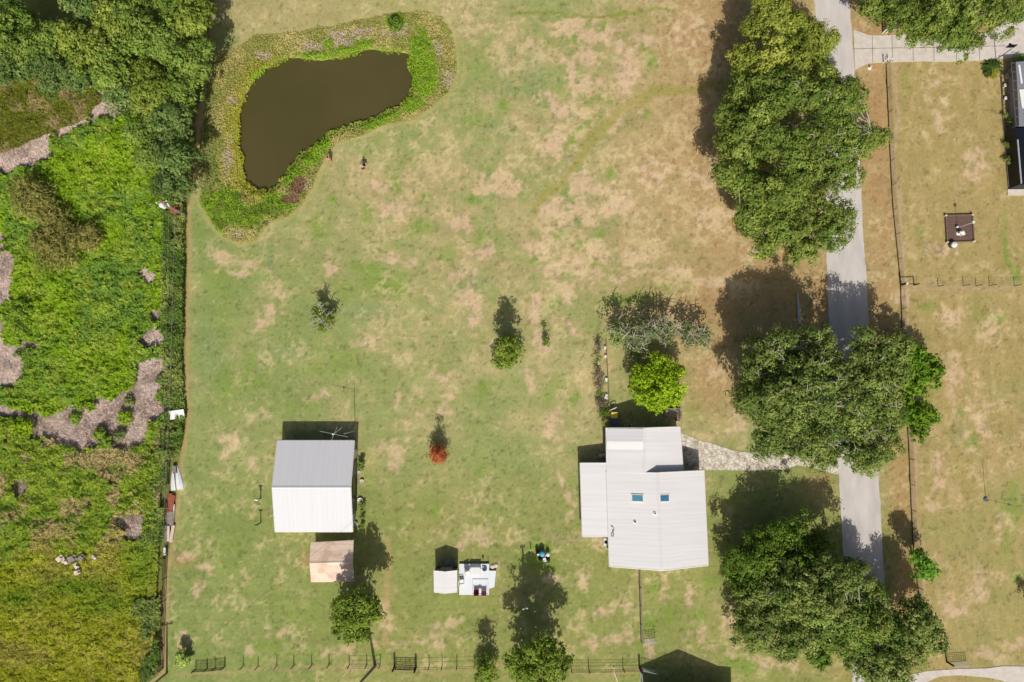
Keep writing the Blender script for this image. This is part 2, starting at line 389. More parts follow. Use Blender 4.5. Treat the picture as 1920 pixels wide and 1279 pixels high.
def tree(name, label, cat, lobes, pal, base=None, clump=1.0, dens=26, leaf=.42, bark='bark', group=None, seed=1, trunk_r=None, flat=.75,
         cover=.66, loose=.16, twigs=0, asp=.55, crown='crown'):
    top = max(l[3] for l in lobes); ws = [l[2] ** 2 for l in lobes]
    if base is None:
        q = sum(np.array(gx(l[0], l[1], l[3] * .6)) * w_ for l, w_ in zip(lobes, ws)) / sum(ws); b = (q[0], q[1], 0)
    else: b = g(*base)
    root = thing(name, label, cat, b, group)
    P, N, T, cl = crown_points(lobes, clump, dens, seed, pal, leaf, flat, loose, cover)
    P[:, 2] = np.maximum(P[:, 2], .08)
    global rng
    rng = np.random.default_rng(seed + 5)
    me = cards(P, N, leaf * rng.uniform(.6, 1.35, len(P)), T, asp, name + '_' + crown)
    link(crown, me, 'leaf', root)
    r_ = np.random.default_rng(seed + 9); mb = MB(); tr = trunk_r or max(.06, top * .035)
    fork = np.array([b[0], b[1], top * .3])
    mb.tube([(b[0], b[1], -.1), (b[0] + tr * .3, b[1], top * .15), tuple(fork)], [tr * 1.35, tr, tr * .85], 8)
    for l in lobes:
        rz = min(l[2] * M_PX * flat, l[3] * .45); c = gx(l[0], l[1], l[3] - rz * .9)
        limb(mb, fork - np.array([0, 0, .1]), c, tr * .55, tr * .2, r_)
        near = sorted(cl, key=lambda q: np.linalg.norm(q - c))[:40]
        r_.shuffle(near)
        for q in near[:6 + twigs]: limb(mb, c, q, tr * .22, .025, r_, 3, .05)
    if twigs:          # bare pale twigs that break through the top of the crown
        hi = sorted(cl, key=lambda q: -q[2])[:len(cl) // 2]; r_.shuffle(hi)
        for q in hi[:twigs * 5]:
            a = r_.uniform(0, 6.3); e = q + np.array([math.cos(a) * 1.2, math.sin(a) * 1.2, clump * .95]); mid_ = (q + e) / 2 + np.array([0, 0, clump * .45])
            mb.tube([q, mid_, e], [.07, .05, .02], 4); mb.tube([mid_, mid_ + np.array([math.sin(a) * .8, math.cos(a) * .8, .3])], [.04, .015], 4)
    mb.build('trunk', bark, root)
    return root
# =================================================================== THE SETTING
POND = [(500,130),(520,118),(545,110),(580,113),(600,115),(640,110),(670,97),(700,94),(730,98),(762,102),(770,120),(773,150),(768,175),(755,190),(740,203),(700,220),(660,235),(620,250),(600,264),(575,284),(550,308),(538,328),(518,348),(495,358),(470,352),(458,340),(455,310),(448,270),(447,235),(452,205),(462,180),(478,150)]
BANK = [(402,108),(440,92),(480,66),(560,60),(640,45),(700,32),(760,22),(800,22),(828,35),(845,60),(855,95),(856,130),(848,160),(830,185),(800,207),(770,226),(720,236),(680,254),(632,268),(606,300),(592,340),(568,385),(542,405),(505,420),(482,450),(455,457),(420,445),(392,412),(376,380),(370,300),(376,250),(386,200),(388,150)]
MARSH = [(-200,-200),(400,-200),(402,20),(392,60),(398,110),(378,180),(366,230),(372,300),(358,370),(350,390),(350,520),(346,660),(350,790),(338,860),(328,960),(316,1030),(306,1110),(302,1260),(262,1290),(250,1500),(-300,1500)]
DEAD = [  # bare dead-reed patches in the marsh
    [(-60,292),(0,280),(30,268),(70,244),(90,232),(130,222),(150,205),(172,180),(200,182),(240,200),(215,225),(190,228),(150,240),(120,262),(105,285),(95,300),(70,310),(20,322),(-60,330)],
    [(-60,425),(10,430),(12,470),(30,490),(22,540),(28,560),(10,600),(18,640),(30,650),(60,640),(80,648),(70,665),(45,665),(50,700),(22,722),(-10,728),(-60,720)],
    [(-60,765),(30,765),(100,778),(130,768),(180,765),(182,750),(215,748),(235,740),(250,728),(262,700),(240,680),(262,668),(290,660),(312,672),(316,700),(310,740),(312,770),(290,790),(278,830),(240,838),(215,832),(180,835),(150,845),(110,830),(60,810),(20,780),(-60,790)],
    [(266,512),(282,506),(297,520),(294,542),(272,538)], [(290,476),(305,472),(318,486),(308,494)], [(274,582),(296,572),(306,590),(304,640),(286,650),(274,640),(286,610)],
    [(228,976),(262,968),(280,978),(268,1000),(250,1008),(240,992)], [(34,906),(48,900),(52,926),(40,934)],
]
def blob(px, py, L):
    t = np.zeros(px.shape)
    for b in L:
        x, y, rx, ry = b[:4]; an = R(b[4]) if len(b) > 4 else 0; am = b[5] if len(b) > 5 else 1
        ca, sa = math.cos(an), math.sin(an); u = (px - x) * ca + (py - y) * sa; v = -(px - x) * sa + (py - y) * ca
        t = np.maximum(t, am * np.exp(-((u / rx) ** 2 + (v / ry) ** 2)))
    return t
TANB = [(1075,40,30,18),(1095,60,60,22),(1110,110,25,22),(1068,150,16,45),(1090,165,28,18),(1170,110,18,60),(1182,140,16,28),(1210,75,20,14),(1060,215,35,14,25),(1020,195,25,12,40),(1045,270,30,25),(1150,240,26,16,-35),(1180,200,26,12,-20),(1110,355,55,28),(1075,400,40,25),(1150,390,40,18),(1040,385,30,16,-20),(1110,470,38,18),(1070,495,22,12),(1200,490,28,14),(1110,520,30,14),(1170,520,26,10),(1210,510,18,16),
        (925,330,28,14),(950,350,28,20),(905,360,18,14),(870,425,20,14),(925,470,18,14,-40),(905,480,20,12),(880,560,16,28),(885,590,12,18),(870,520,30,14),(745,385,24,18),(730,395,20,12),(710,355,18,10),(770,480,24,12),(735,475,26,10),(625,505,14,24,-25),(607,485,12,10),(475,505,32,12,20),(420,490,22,12,10),(440,520,30,8),(500,590,24,26),(485,612,18,18),(520,560,20,16),
        (600,745,26,8,-15),(575,755,12,12),(745,750,14,14),(740,735,10,8),(845,745,14,14),(800,780,26,8),(830,770,20,14),(745,840,24,26),(735,875,20,20),(500,760,16,20),(470,870,10,30,15),(440,830,22,16),(420,850,12,24),(690,640,22,12),(655,650,22,8),(830,700,30,20),(985,715,20,24),(1010,640,14,26),(1075,610,14,10),
        (1000,575,12,26),(1030,520,22,18),(1065,560,12,18),(1010,470,20,18),(1055,925,10,34),(1060,950,14,20),(1040,800,30,30),(1120,1020,20,20),(1095,1085,14,16),(965,1055,10,7),(1035,1090,20,14),(1240,1110,10,30),(1290,1120,10,20),(1140,1140,40,12),(1180,1135,24,8),(1130,1200,60,14),(1290,1185,26,22),(1345,1220,40,14),(1370,1160,20,26),(1480,1250,40,16),(1430,1240,30,14),
        (840,1170,50,14),(800,1200,60,12),(730,1150,14,40),(720,1200,30,14),(640,1225,40,14),(530,1185,30,14),(570,1205,24,14),(460,1215,22,12),(340,1195,12,18),(375,1070,16,14),(360,1110,12,14),(400,1120,18,10),(910,1010,24,14),(860,1020,20,12),(1210,1222,9,15,0,1.6),(340,1040,16,12),(480,890,14,10),(760,950,10,8),
        (1330,340,40,26,0,.8),(1340,415,34,18,0,.8),(1420,470,24,14),(1340,530,40,8,-10),(1330,690,40,22,0,.7),(1395,790,16,22),(1370,810,14,12),(1270,520,26,14,0,.7),(1290,60,40,40,0,.6),(1230,330,30,26,0,.7),
        (1750,200,20,60,0,.5),(1830,300,26,40,0,.6),(1860,620,30,40,0,.5),(1790,720,18,60,0,.7),(1830,800,30,60,0,.6),(1760,900,18,60,0,.7),(1770,470,40,20,0,.5),(1700,560,14,16),(1840,1090,40,30,0,.6),(1790,1140,20,30,0,.7),(1880,990,26,30,0,.5),(1850,1235,30,14),(1900,1200,18,14),(1780,590,24,22,0,.5)]
GRNB = [(1131,45,8,16),(1072,70,12,16),(1205,88,10,16),(1215,120,14,26,-20),(1153,155,6,16),(1212,207,9,12),(1090,250,60,9,-42),(1130,190,40,7,-10),(1060,180,34,8,10),(1030,75,30,24,0,.5),(1120,440,20,7,-15),(1082,455,14,16,20),(1050,440,24,10,-20),(1150,330,12,18),(1115,497,18,4),(1145,510,10,5),(1000,490,22,16),(1038,575,11,20),(1010,600,26,40,0,.5),
        (790,430,40,14),(800,370,14,12),(742,352,16,16),(632,380,12,9),(690,400,14,20),(595,425,16,26),(720,530,60,34,0,.9),(650,540,30,20,0,.7),(690,500,30,16),(840,480,40,20,0,.6),(905,440,10,22,20),(890,380,18,14),(930,470,10,6),(870,575,26,24,0,.5),(1180,560,60,12),(1250,545,60,10,0,.6),(930,590,20,40,0,.6),(550,400,14,22,0,.7),
        (400,600,40,120,0,.85),(420,720,30,60,0,.8),(510,480,12,34),(500,530,10,10),(380,450,14,70,0,.7),(560,650,60,30,0,.6),(640,670,40,24,0,.6),(650,690,30,14,0,.6),(880,120,50,60,0,.6),(960,170,40,60,0,.4),(900,230,60,40,0,.6),(780,300,60,50,0,.5),(690,270,40,30,0,.5),(600,340,20,30,0,.5),(940,200,16,10),
        (905,735,12,26),(812,945,12,22),(905,885,12,14),(780,820,30,20,0,.4),(1075,745,16,18),(1030,740,18,34,0,.6),(1045,710,40,20,0,.5),(1210,1170,18,34),(1245,1155,14,20),(1225,1100,16,18),(1330,1090,30,30,0,.5),(1370,1240,24,18),(1400,1250,24,12),(1090,1110,30,22,0,.6),(1310,1150,14,14),(1195,1210,24,14,0,.6),(1300,770,24,24,0,.6),(1370,880,24,60,0,.4),
        (1015,1042,32,30,0,1.3),(1000,1060,16,14,0,1.2),(1038,1060,16,14,0,1.2),(1030,1028,20,16,0,1.2),(870,1165,36,14),(920,1150,30,20,0,.6),(540,1140,70,40,0,.5),(500,1210,40,14),(560,1222,60,6,0,.9),(420,1030,40,50,0,.5),(400,950,30,70,0,.5),(700,900,16,40,0,.5),(760,990,40,40,0,.4),(705,1225,20,10),(560,760,60,14,0,.6),(470,700,50,50,0,.6),(590,690,60,30,0,.5),
        (1840,580,26,50,0,.5),(1890,470,7,70,0,1.1),(1900,520,12,20),(1730,440,30,34,0,.4),(1820,840,16,30,0,.8),(1800,770,16,14,0,.9),(1900,950,24,60,0,.8),(1890,1030,20,40,0,.6),(1870,600,30,12),(1740,580,24,14,0,.7),(1700,150,24,60,0,.4),(1750,320,40,40,0,.3),(1860,1120,40,30,0,.5),(1905,1085,16,14),(1750,1010,30,30,0,.3)]
BLUB = [(395,640,34,110,0,.8),(508,490,12,44),(370,440,12,60,0,.6),(545,655,50,30,0,.7),(690,580,70,18,0,.8),(690,600,50,20,0,.6),(870,540,40,14,0,.7),(905,530,40,16,0,.6),(1000,130,24,60,0,.8),(955,170,20,30,0,.7),(930,240,50,24,0,.6),(950,110,24,50,0,.5),(485,690,20,16,0,.6),(980,700,20,40,0,.4),(1150,480,24,14,0,.5)]
BRNB = [(1340,150,70,160,0,.75),(1400,420,60,60,0,.8),(1330,270,50,80,0,.6),(1350,560,50,40,0,.7),(1340,720,50,70,0,.9),(1640,100,14,260,0,1.2),(1650,330,24,200,-4,1.0),(1660,560,22,80,0,.9),(1685,900,30,150,-3,.9),(1700,1100,28,100,0,.9),(1535,560,14,60,0,1),(1535,900,30,30,0,.8),(1620,60,14,60,0,1.2),(1440,480,30,30,0,.8),(1780,700,20,100,0,.4),(1600,1250,100,30,0,.6),(345,1045,20,14),(572,1053,8,12,0,1.2)]
def lawn_colour(px, py, X, Y):
    wx = (fbm(X, Y, 5, 3, 4) - .5) * 34; wy = (fbm(X, Y, 5, 33, 4) - .5) * 34
    qx, qy = px + wx, py + wy
    n1 = fbm(X, Y, 9, 1, 4); n2 = fbm(X, Y, 2.6, 21, 4, .6); n3 = fbm(X, Y, .8, 41, 3, .7); n4 = fbm(X * .35, Y * 2.2, 1.4, 61, 3)
    n5 = fbm(X * 1.6, Y * .5, 1.2, 71, 3)
    green, lush, blueg = lin((144, 153, 92)), lin((124, 147, 64)), lin((130, 146, 96))
    straw, tan, brown = lin((178, 164, 116)), lin((202, 174, 142)), lin((172, 138, 96))
    c = green * np.ones(px.shape + (1,))
    def mixin(c, col, m): m = np.clip(m, 0, 1)[..., None]; return c * (1 - m) + col * m
    n6 = fbm(X, Y, 1.5, 171, 4, .65); n7 = fbm(X, Y, 4.5, 181, 4, .6); rdg = 1 - np.abs(fbm(X, Y, 1.1, 191, 3, .6) * 2 - 1)
    streak = fbm(X * .12, Y * 1.0, .55, 201, 3); streak2 = fbm((X + Y) * .5, (X - Y) * .08, .5, 205, 3)
    c = mixin(c, straw, sstep(.36, .7, n1 * .4 + n7 * .35 + n6 * .25) * .95)
    dry = blob(px, py, [(1120, 150, 230, 190), (1110, 440, 230, 140), (900, 400, 160, 110), (1320, 330, 120, 300)])
    c = mixin(c, lin((184, 158, 118)), dry * sstep(.3, .62, n7 * .5 + n6 * .5) * .8)
    right = sstep(1050, 1320, px) * sstep(780, 620, py)
    c = mixin(c, lin((176, 148, 104)), right * .75 * (.5 + n2))
    farr = sstep(1640, 1700, px)
    c = mixin(c, lin((164, 148, 94)), farr * (.45 + .8 * n7))
    c = mixin(c, lin((176, 152, 110)), farr * sstep(.5, .68, n7 * .5 + n5 * .5) * .6)
    low = sstep(820, 1000, py) * (1 - farr)
    c = mixin(c, lin((134, 141, 72)), low * .6)
    lf = sstep(760, 420, px) * sstep(330, 420, py); c = mixin(c, lin((126, 145, 80)), lf * .55)
    c = mixin(c, lin((172, 160, 108)), sstep(400, 460, px) * sstep(900, 700, px) * sstep(90, 20, py) * .7)
    nb = (n2 - .5) * .9 + (n3 - .5) * .9 + (rdg - .7) * .35
    g_ = blob(qx, qy, GRNB); c = mixin(c, lush, sstep(.1, 1.0, g_ + nb * .5) * .8 * np.minimum(1, g_ * 2.5))
    b_ = blob(qx, qy, BLUB); c = mixin(c, blueg, sstep(.1, 1.0, b_ + nb * .5) * .85 * np.minimum(1, b_ * 2.5))
    r_ = blob(px + wx * .6, py + wy * .6, BRNB); c = mixin(c, brown, np.clip(r_, 0, 1) * (.4 + .7 * n2))
    t_ = blob(px + wx * 1.3, py + wy * 1.3, TANB)
    t_ = t_ * (1 - .3 * sstep(560, 700, py) * (1 - farr)) * (1 - .2 * sstep(900, 700, px)); fine = (n6 - .5) * 1.6 + (n3 - .5) * 1.7 + (rdg - .72) * .9
    tm = sstep(.22, .95, t_ * 1.15 + fine * .95) * np.minimum(1, t_ * 3.2)
    tcol = tan * (1 + (n1 - .5)[..., None] * np.array([.1, 0, .25]))
    c = mixin(c, tcol, tm * (.74 + .2 * sstep(750, 950, px) * sstep(700, 560, py)))
    # scattered straw fibres everywhere, denser where dry
    fib = sstep(.70, .86, rdg * .6 + n6 * .4 + .12 * dry) * (.35 + .65 * sstep(.42, .6, n7))
    c = mixin(c, lin((206, 188, 142)), fib * .6)
    c = mixin(c, lin((112, 128, 60)), sstep(.58, .74, n6 * .5 + n2 * .5) * .3)
    # mower passes and wheel tracks
    c = c * (1 + .2 * (streak - .5) * (1 - farr) * (.3 + n1) + .12 * (streak2 - .5) * (1 - farr) + .22 * (n5 - .5) * farr + .2 * (n3 - .5) + .1 * (n7 - .5))[..., None]
    def track(c, P, w_, col, k):
        dm = np.full(px.shape, 1e9)
        for (ax, ay), (bx, by) in zip(P, P[1:]):
            ex, ey = bx - ax, by - ay; t = np.clip(((qx - ax) * ex + (qy - ay) * ey) / (ex * ex + ey * ey), 0, 1); dm = np.minimum(dm, np.hypot(qx - ax - t * ex, qy - ay - t * ey))
        return mixin(c, col, sstep(w_, w_ * .3, dm + (n6 - .5) * w_) * k)
    c = track(c, [(960, 29), (1060, 26), (1130, 23), (1260, 14)], 5, lin((132, 140, 58)), .7)
    c = track(c, [(1010, 385), (1070, 320), (1120, 262), (1165, 200), (1240, 172), (1370, 160)], 13, lin((154, 148, 78)), .7)
    c = track(c, [(835, 205), (870, 150), (866, 90), (830, 30)], 5, lin((182, 162, 112)), .5)
    c = track(c, [(720, 1010), (730, 1100), (722, 1200)], 9, lin((180, 154, 106)), .5)
    c = track(c, [(1030, 1000), (1060, 1020), (1110, 1010)], 8, lin((164, 146, 116)), .5)
    c = track(c, [(1672, 125), (1680, 300), (1690, 460), (1700, 533), (1712, 900), (1735, 1150)], 6, lin((182, 158, 124)), .7)
    c = track(c, [(1700, 545), (1900, 543)], 6, lin((180, 154, 118)), .6); c = track(c, [(330, 1258), (620, 1256), (900, 1256), (1200, 1262)], 5, lin((176, 152, 112)), .5)
    c = track(c, [(318, 1040), (310, 1250)], 5, lin((182, 156, 122)), .7); c = track(c, [(1195, 1070), (1197, 1200)], 4, lin((176, 154, 118)), .5)
    sp = fbm(X, Y, .45, 131, 2, .8); c = c * (1 - .3 * sstep(.66, .8, sp))[..., None]
    return c
def build_ground():
    fx = np.arange(-76, 76.01, .2); fy = np.arange(-42, 60.01, .2)
    xs = np.r_[[-900, -400, -200, -120, -90, -80], fx, [80, 90, 120, 200, 400, 900]]; ys = np.r_[[-900, -400, -200, -100, -60, -46], fy, [64, 74, 100, 200, 400, 900]]
    X, Y = np.meshgrid(xs, ys); px, py = proj(np.clip(X, -90, 90), np.clip(Y, -60, 74))
    c = lawn_colour(px, py, X, Y)
    n2 = fbm(X, Y, 2.0, 5, 4); n3 = fbm(X, Y, .6, 15, 3, .7)
    def mixin(c, col, m): m = np.clip(m, 0, 1)[..., None]; return c * (1 - m) + col * m
    wob = (n2 - .5) * 14 + (n3 - .5) * 6
    # marsh soil
    dm = sdist(px, py, MARSH)
    c = mixin(c, lin((176, 150, 104)), sstep(9, 2, np.abs(dm - 3) + wob * .4) * .6)
    ms = sstep(2, -3, dm + wob * .3)
    soil = lin((112, 116, 60)) * (.7 + .7 * n2)[..., None]
    c = mixin(c, soil, ms)
    for D in DEAD:
        dd = sdist(px, py, D)
        c = mixin(c, (lin((196, 170, 152)) * (.6 + .6 * n3 + .3 * n2)[..., None]), sstep(4, -3, dd + wob) * ms)
    # pond bank
    db = sdist(px, py, BANK)
    bcol = lin((150, 146, 84)) * (.75 + .5 * n3)[..., None]
    c = mixin(c, lin((178, 166, 110)), sstep(8, 2, np.abs(db - 2) + wob * .3) * .5)
    c = mixin(c, bcol, sstep(1.5, -2, db + wob * .15))
    dp = sdist(px, py, POND)
    Z = np.zeros(X.shape)
    Z -= 1.0 * sstep(10, -6, dp + wob * .35) + .12 * sstep(0, -20, db)
    Z += (fbm(X, Y, 6, 77, 3) - .5) * .06 * (np.abs(X) < 76)
    nx, ny = len(xs), len(ys); i = np.arange(nx * ny).reshape(ny, nx)
    F = np.stack([i[:-1, :-1], i[:-1, 1:], i[1:, 1:], i[1:, :-1]], -1).reshape(-1, 4)
    me = np_mesh('ground', np.stack([X, Y, Z], -1).reshape(-1, 3), F, c.reshape(-1, 3), True)
    o = link('ground', me, 'ground'); tag(o, kind='structure', label='patchy mown lawn of green and straw coloured grass')
    return o
build_ground()
def sheet(name, poly, z, m, thick=.12):
    "a flat paved area with a real edge"
    o = MB().prism([g(*p)[:2] for p in poly], z - thick, z).build(name, m)
    return tag(o, kind='structure')
w_ = MB().prism([g(x, y)[:2] for x, y in [(430,80),(800,70),(800,230),(640,300),(540,400),(430,380)]], -.62, -.42).build('pond_water', 'water'); tag(w_, kind='structure')
RO = [(1524,-60,1590),(1526,0,1592),(1533,60,1597),(1537,120,1601),(1542,200,1605),(1546,260,1609),(1549,330,1613),(1548,420,1617),(1549,480,1621),(1551,540,1625),(1554,600,1628),(1560,700,1635),(1567,800,1642),(1572,890,1647),(1576,960,1651),(1581,1040,1655),(1588,1120,1660),(1594,1200,1665),(1600,1279,1670),(1612,1420,1680)]
rr = random.Random(3)
def wobble(pts, a): return [(x + rr.uniform(-a, a), y) for x, y in pts]
def dense(pts, st=10):
    out = []
    for (x0, y0), (x1, y1) in zip(pts, pts[1:]):
        n = max(1, int(math.hypot(x1 - x0, y1 - y0) / st)); out += [(x0 + (x1 - x0) * i / n, y0 + (y1 - y0) * i / n) for i in range(n)]
    return out + [pts[-1]]
sheet('road', wobble(dense([(a, y) for a, y, b in RO]), .8) + wobble(dense([(b, y) for a, y, b in RO]), .8)[::-1], .06, 'asphalt')
# concrete driveway, slab by slab in one sheet with joints
sheet('concrete_driveway', [(1600,56),(1612,60),(1628,66),(1655,67),(1690,65),(1720,67),(1735,65),(1760,65),(1850,62),(1885,40),(1960,20),(1960,110),(1900,108),(1862,112),(1780,116),(1730,115),(1712,116),(1690,116),(1664,117),(1640,118),(1626,120),(1612,126),(1603,131)], .05, 'concrete')
jb = MB()
for a, b in [((1635,67),(1636,118)),((1672,67),(1673,116)),((1711,66),(1712,115)),((1750,66),(1751,115)),((1792,64),(1793,115)),((1835,63),(1836,113)),((1600,92),(1690,90)),((1690,90.5),(1780,89)),((1780,89),(1895,86))]:
    A, B = gx(*a), gx(*b); c = (A + B) / 2; L = np.linalg.norm(B - A); jb.box((c[0], c[1], .052), (L, .07, .006), math.atan2(B[1] - A[1], B[0] - A[0]))
tag(jb.build('driveway_joints', 'joint'), kind='structure')
sheet('gravel_path', [(1276,812),(1290,817),(1312,826),(1340,833),(1375,845),(1400,848),(1440,849),(1475,847),(1520,856),(1560,868),(1575,868),(1578,892),(1555,886),(1520,876),(1495,872),(1470,880),(1430,882),(1385,882),(1345,881),(1312,883),(1276,884)], .035, 'gravel')
sheet('lane', [(1666,1268),(1700,1266),(1740,1258),(1800,1254),(1850,1253),(1880,1249),(1960,1250),(1960,1300),(1900,1290),(1880,1276),(1850,1270),(1800,1266),(1760,1268),(1735,1280),(1730,1340),(1600,1340),(1598,1270)], .045, 'concrete')
# =================================================================== BUILDINGS
def V(*a): return Vector(a)
def house():
    E, RG = 2.45, 4.2
    NE, SE, SW = gx(1320,882,E), gx(1328,1060,E), gx(1143,1062,E); NW = SW + (NE - SE); NW[2] = E
    root = thing('farmhouse', 'long single storey house with pale grey metal roof and two blue skylights', 'house', tuple((NE + SW) / 2 * [1, 1, 0]))
    rN, rS = (NE + NW) / 2, (SE + SW) / 2; rN[2] = rS[2] = RG; rS[1] -= .12
    # north wing ridge
    a, b = gx(1135.5,802.5,E), gx(1275,800,E); ux = (b - a) / np.linalg.norm(b - a); wrN = (a + b) / 2; hw = np.linalg.norm(b - a) / 2
    sl = (RG - E) / (np.linalg.norm(NE - NW) / 2); wr = E + hw * sl; wrN[2] = wr
    c_ = gx(1281,884,E); d_ = NW.copy()
    wrS = np.array([0, NW[1] - .06, wr])
    wrS[0] = gx(1209, 890, wr)[0]
    rf = MB()
    rf.roof(SE, NE, rN, rS, .1); rf.roof(NW, SW, rS, rN, .1)
    rf.build('roof', 'roof', root)
    wing = MB()
    dE = c_.copy(); dE[1] = NE[1] - .06
    wing.roof(dE, b, wrN, wrS, .1)
    aS = NW.copy(); aS[1] -= .05; aS[2] = E
    wing.roof(a, aS + [0, 0, .0], wrS, wrN, .1)
    wing.build('wing_roof', 'roof', root)
    # low cross gable on the west slope of the wing
    cg = MB(); hh = .2
    def on(px, py, up):     # point on west slope of the wing
        q = gx(px, py, E); k = np.clip((q[0] - a[0]) / hw, 0, 1); z = E + k * (wr - E); q = gx(px, py, z + up); q[2] = z + up; return q
    w0, w1, w2 = on(1138,804,.03), on(1138,828,hh), on(1138,842,.03); e0, e1, e2 = on(1206,804,.03), on(1206,828,hh), on(1206,842,.03)
    cg.add([w0, w1, w2, e0, e1, e2, w0 - [0,0,.3], w2 - [0,0,.3], e0 - [0,0,.3], e2 - [0,0,.3]], [(0,3,4,1),(1,4,5,2),(0,1,2,7,6),(3,8,9,5,4),(0,6,8,3),(2,5,9,7)])
    cg.build('cross_gable', 'roof', root)
    # west lean-to
    p0, p1, p2, p3 = gx(1088,868,1.95), gx(1092,1006,1.95), gx(1142.5,1006,E - .1), gx(1138.5,868,E - .1)
    lt = MB(); lt.roof(p0, p1, p2, p3, .08); lt.build('porch_roof', 'roof', root)
    # fascia and rakes
    tr = MB()
    def edge(p, q, w_=.09):
        p, q = np.array(p), np.array(q); tr.tube([p - [0, 0, .06], q - [0, 0, .06]], w_, 4)
    for p, q in ((NE, SE), (SW, NW), (SE, rS), (rS, SW), (NE, rN), (b, c_), (a, wrN), (wrN, b), (p0, p1), (p1, p2), (p0, p3)): edge(p, q)
    tr.build('fascia', 'trim', root)
    rc = MB()
    for p, q in ((rN, rS), (wrN, wrS)):
        rc.add([p + [-.18, 0, -.02], p + [0, 0, .06], p + [.18, 0, -.02], q + [-.18, 0, -.02], q + [0, 0, .06], q + [.18, 0, -.02]], [(0, 1, 4, 3), (1, 2, 5, 4)])
    rc.build('ridge_cap', 'roof', root)
    # walls
    def inset(P, k=.35):
        c = sum(P) / len(P); return [tuple((p + (c - p) / np.linalg.norm((c - p)[:2]) * k * 1.3)[:2]) for p in P]
    wl = MB(); wl.prism(inset([NE, SE, SW, NW]), 0, E + .05); wl.prism(inset([a, b, c_, aS]), 0, E + .04)
    def gable(p, q, r_, k):   # closed triangle under a rake
        p, q, r_ = [np.array(t_, float) for t_ in (p, q, r_)]; off = np.array([0, k, 0]); dn = np.array([0, 0, -.1])
        P = [p + off + dn, q + off + dn, r_ + off + dn]; Q = [t_ + np.array([0, .12 * (1 if k > 0 else -1), 0]) for t_ in P]
        wl.add(P + Q, [(0, 1, 2), (5, 4, 3), (0, 3, 4, 1), (1, 4, 5, 2), (2, 5, 3, 0)])
    gable(a, b, wrN, -.35); gable(SW, SE, rS, .35); gable(NW, NE, rN, -.3)
    wl.build('wall', 'wallgrey', root)
    pw = MB(); q0, q1, q2, q3 = inset([p0, p1, p2, p3], .12); pw.prism([q0, q1, q2, q3], 0, 1.9)
    pw.build('porch_wall', 'wallwhite', root)
    # window in the porch's north wall, north and south windows
    def window(x, y, z, w_, h_):
        f = MB().box((x, y, z), (w_ + .16, .06, h_ + .16)).build('window', 'trim', root)
        MB().box((x, y, z), (w_, .08, h_)).build('pane', 'dark', f)
    window(q0[0] + 1.0, (q0[1] + q3[1]) / 2 + .02, 1.2, .8, .7)
    n_ = inset([a, b, c_, aS])
    for k in (.25, .6, .85): window(n_[0][0] * (1 - k) + n_[1][0] * k, n_[0][1] * (1 - k) + n_[1][1] * k + .02, 1.4, 1.1, 1.0)
    # skylights
    def slopez(px, py):
        q = gx(px, py, 3.6); k = abs(q[0] - rN[0]) / (np.linalg.norm(NE - NW) / 2); z = RG - k * (RG - E); q = gx(px, py, z); return q
    ang = math.atan((RG - E) / (np.linalg.norm(NE - NW) / 2))
    for px, gm, sg in ((1195, 'glass', 1), (1246, 'glass2', -1)):
        q = slopez(px, 934); m1 = MB(); wd = 1.25 if sg > 0 else 1.1; hh_ = .72
        def quad(mb, wx, wy, up, th):
            vs = []
            for z in (up, up + th):
                for x, y in ((-wx, -wy), (wx, -wy), (wx, wy), (-wx, wy)): vs.append((q[0] + x, q[1] + y, q[2] + z + x * math.tan(ang) * sg))
            mb.add(vs, [(3, 2, 1, 0), (4, 5, 6, 7), (0, 1, 5, 4), (1, 2, 6, 5), (2, 3, 7, 6), (3, 0, 4, 7)])
        quad(m1, wd / 2 + .12, hh_ / 2 + .12, -.05, .14); s = m1.build('skylight', 'trim', root)
        m2 = MB(); quad(m2, wd / 2, hh_ / 2, .06, .06); m2.build('pane', gm, s)
    for px, py, r_ in ((1190.5, 978.5, .13), (1228, 963, .1)):
        q = slopez(px, py); s = MB().lathe((q[0], q[1], q[2] - .1), [(.26, 0), (.24, .1), (r_, .11), (r_, .2)], 12).build('vent_pipe', 'white', root)
        MB().lathe((q[0], q[1], q[2] + .08), [(r_ * .9, 0), (r_ * .9, .04)], 10).build('vent_opening', 'dark', s)
    # curled cable lying on the roof
    P = []
    for px, py in ((1145,986),(1149,988),(1151,993),(1149,998),(1151,1002),(1149,1006),(1146,1005),(1146,1001),(1149,999),(1148,994)):
        q = slopez(px, py); P.append((q[0], q[1], q[2] + .09))
    MB().tube(P, .035, 5).build('roof_cable', 'slate', root)
    return root
house()
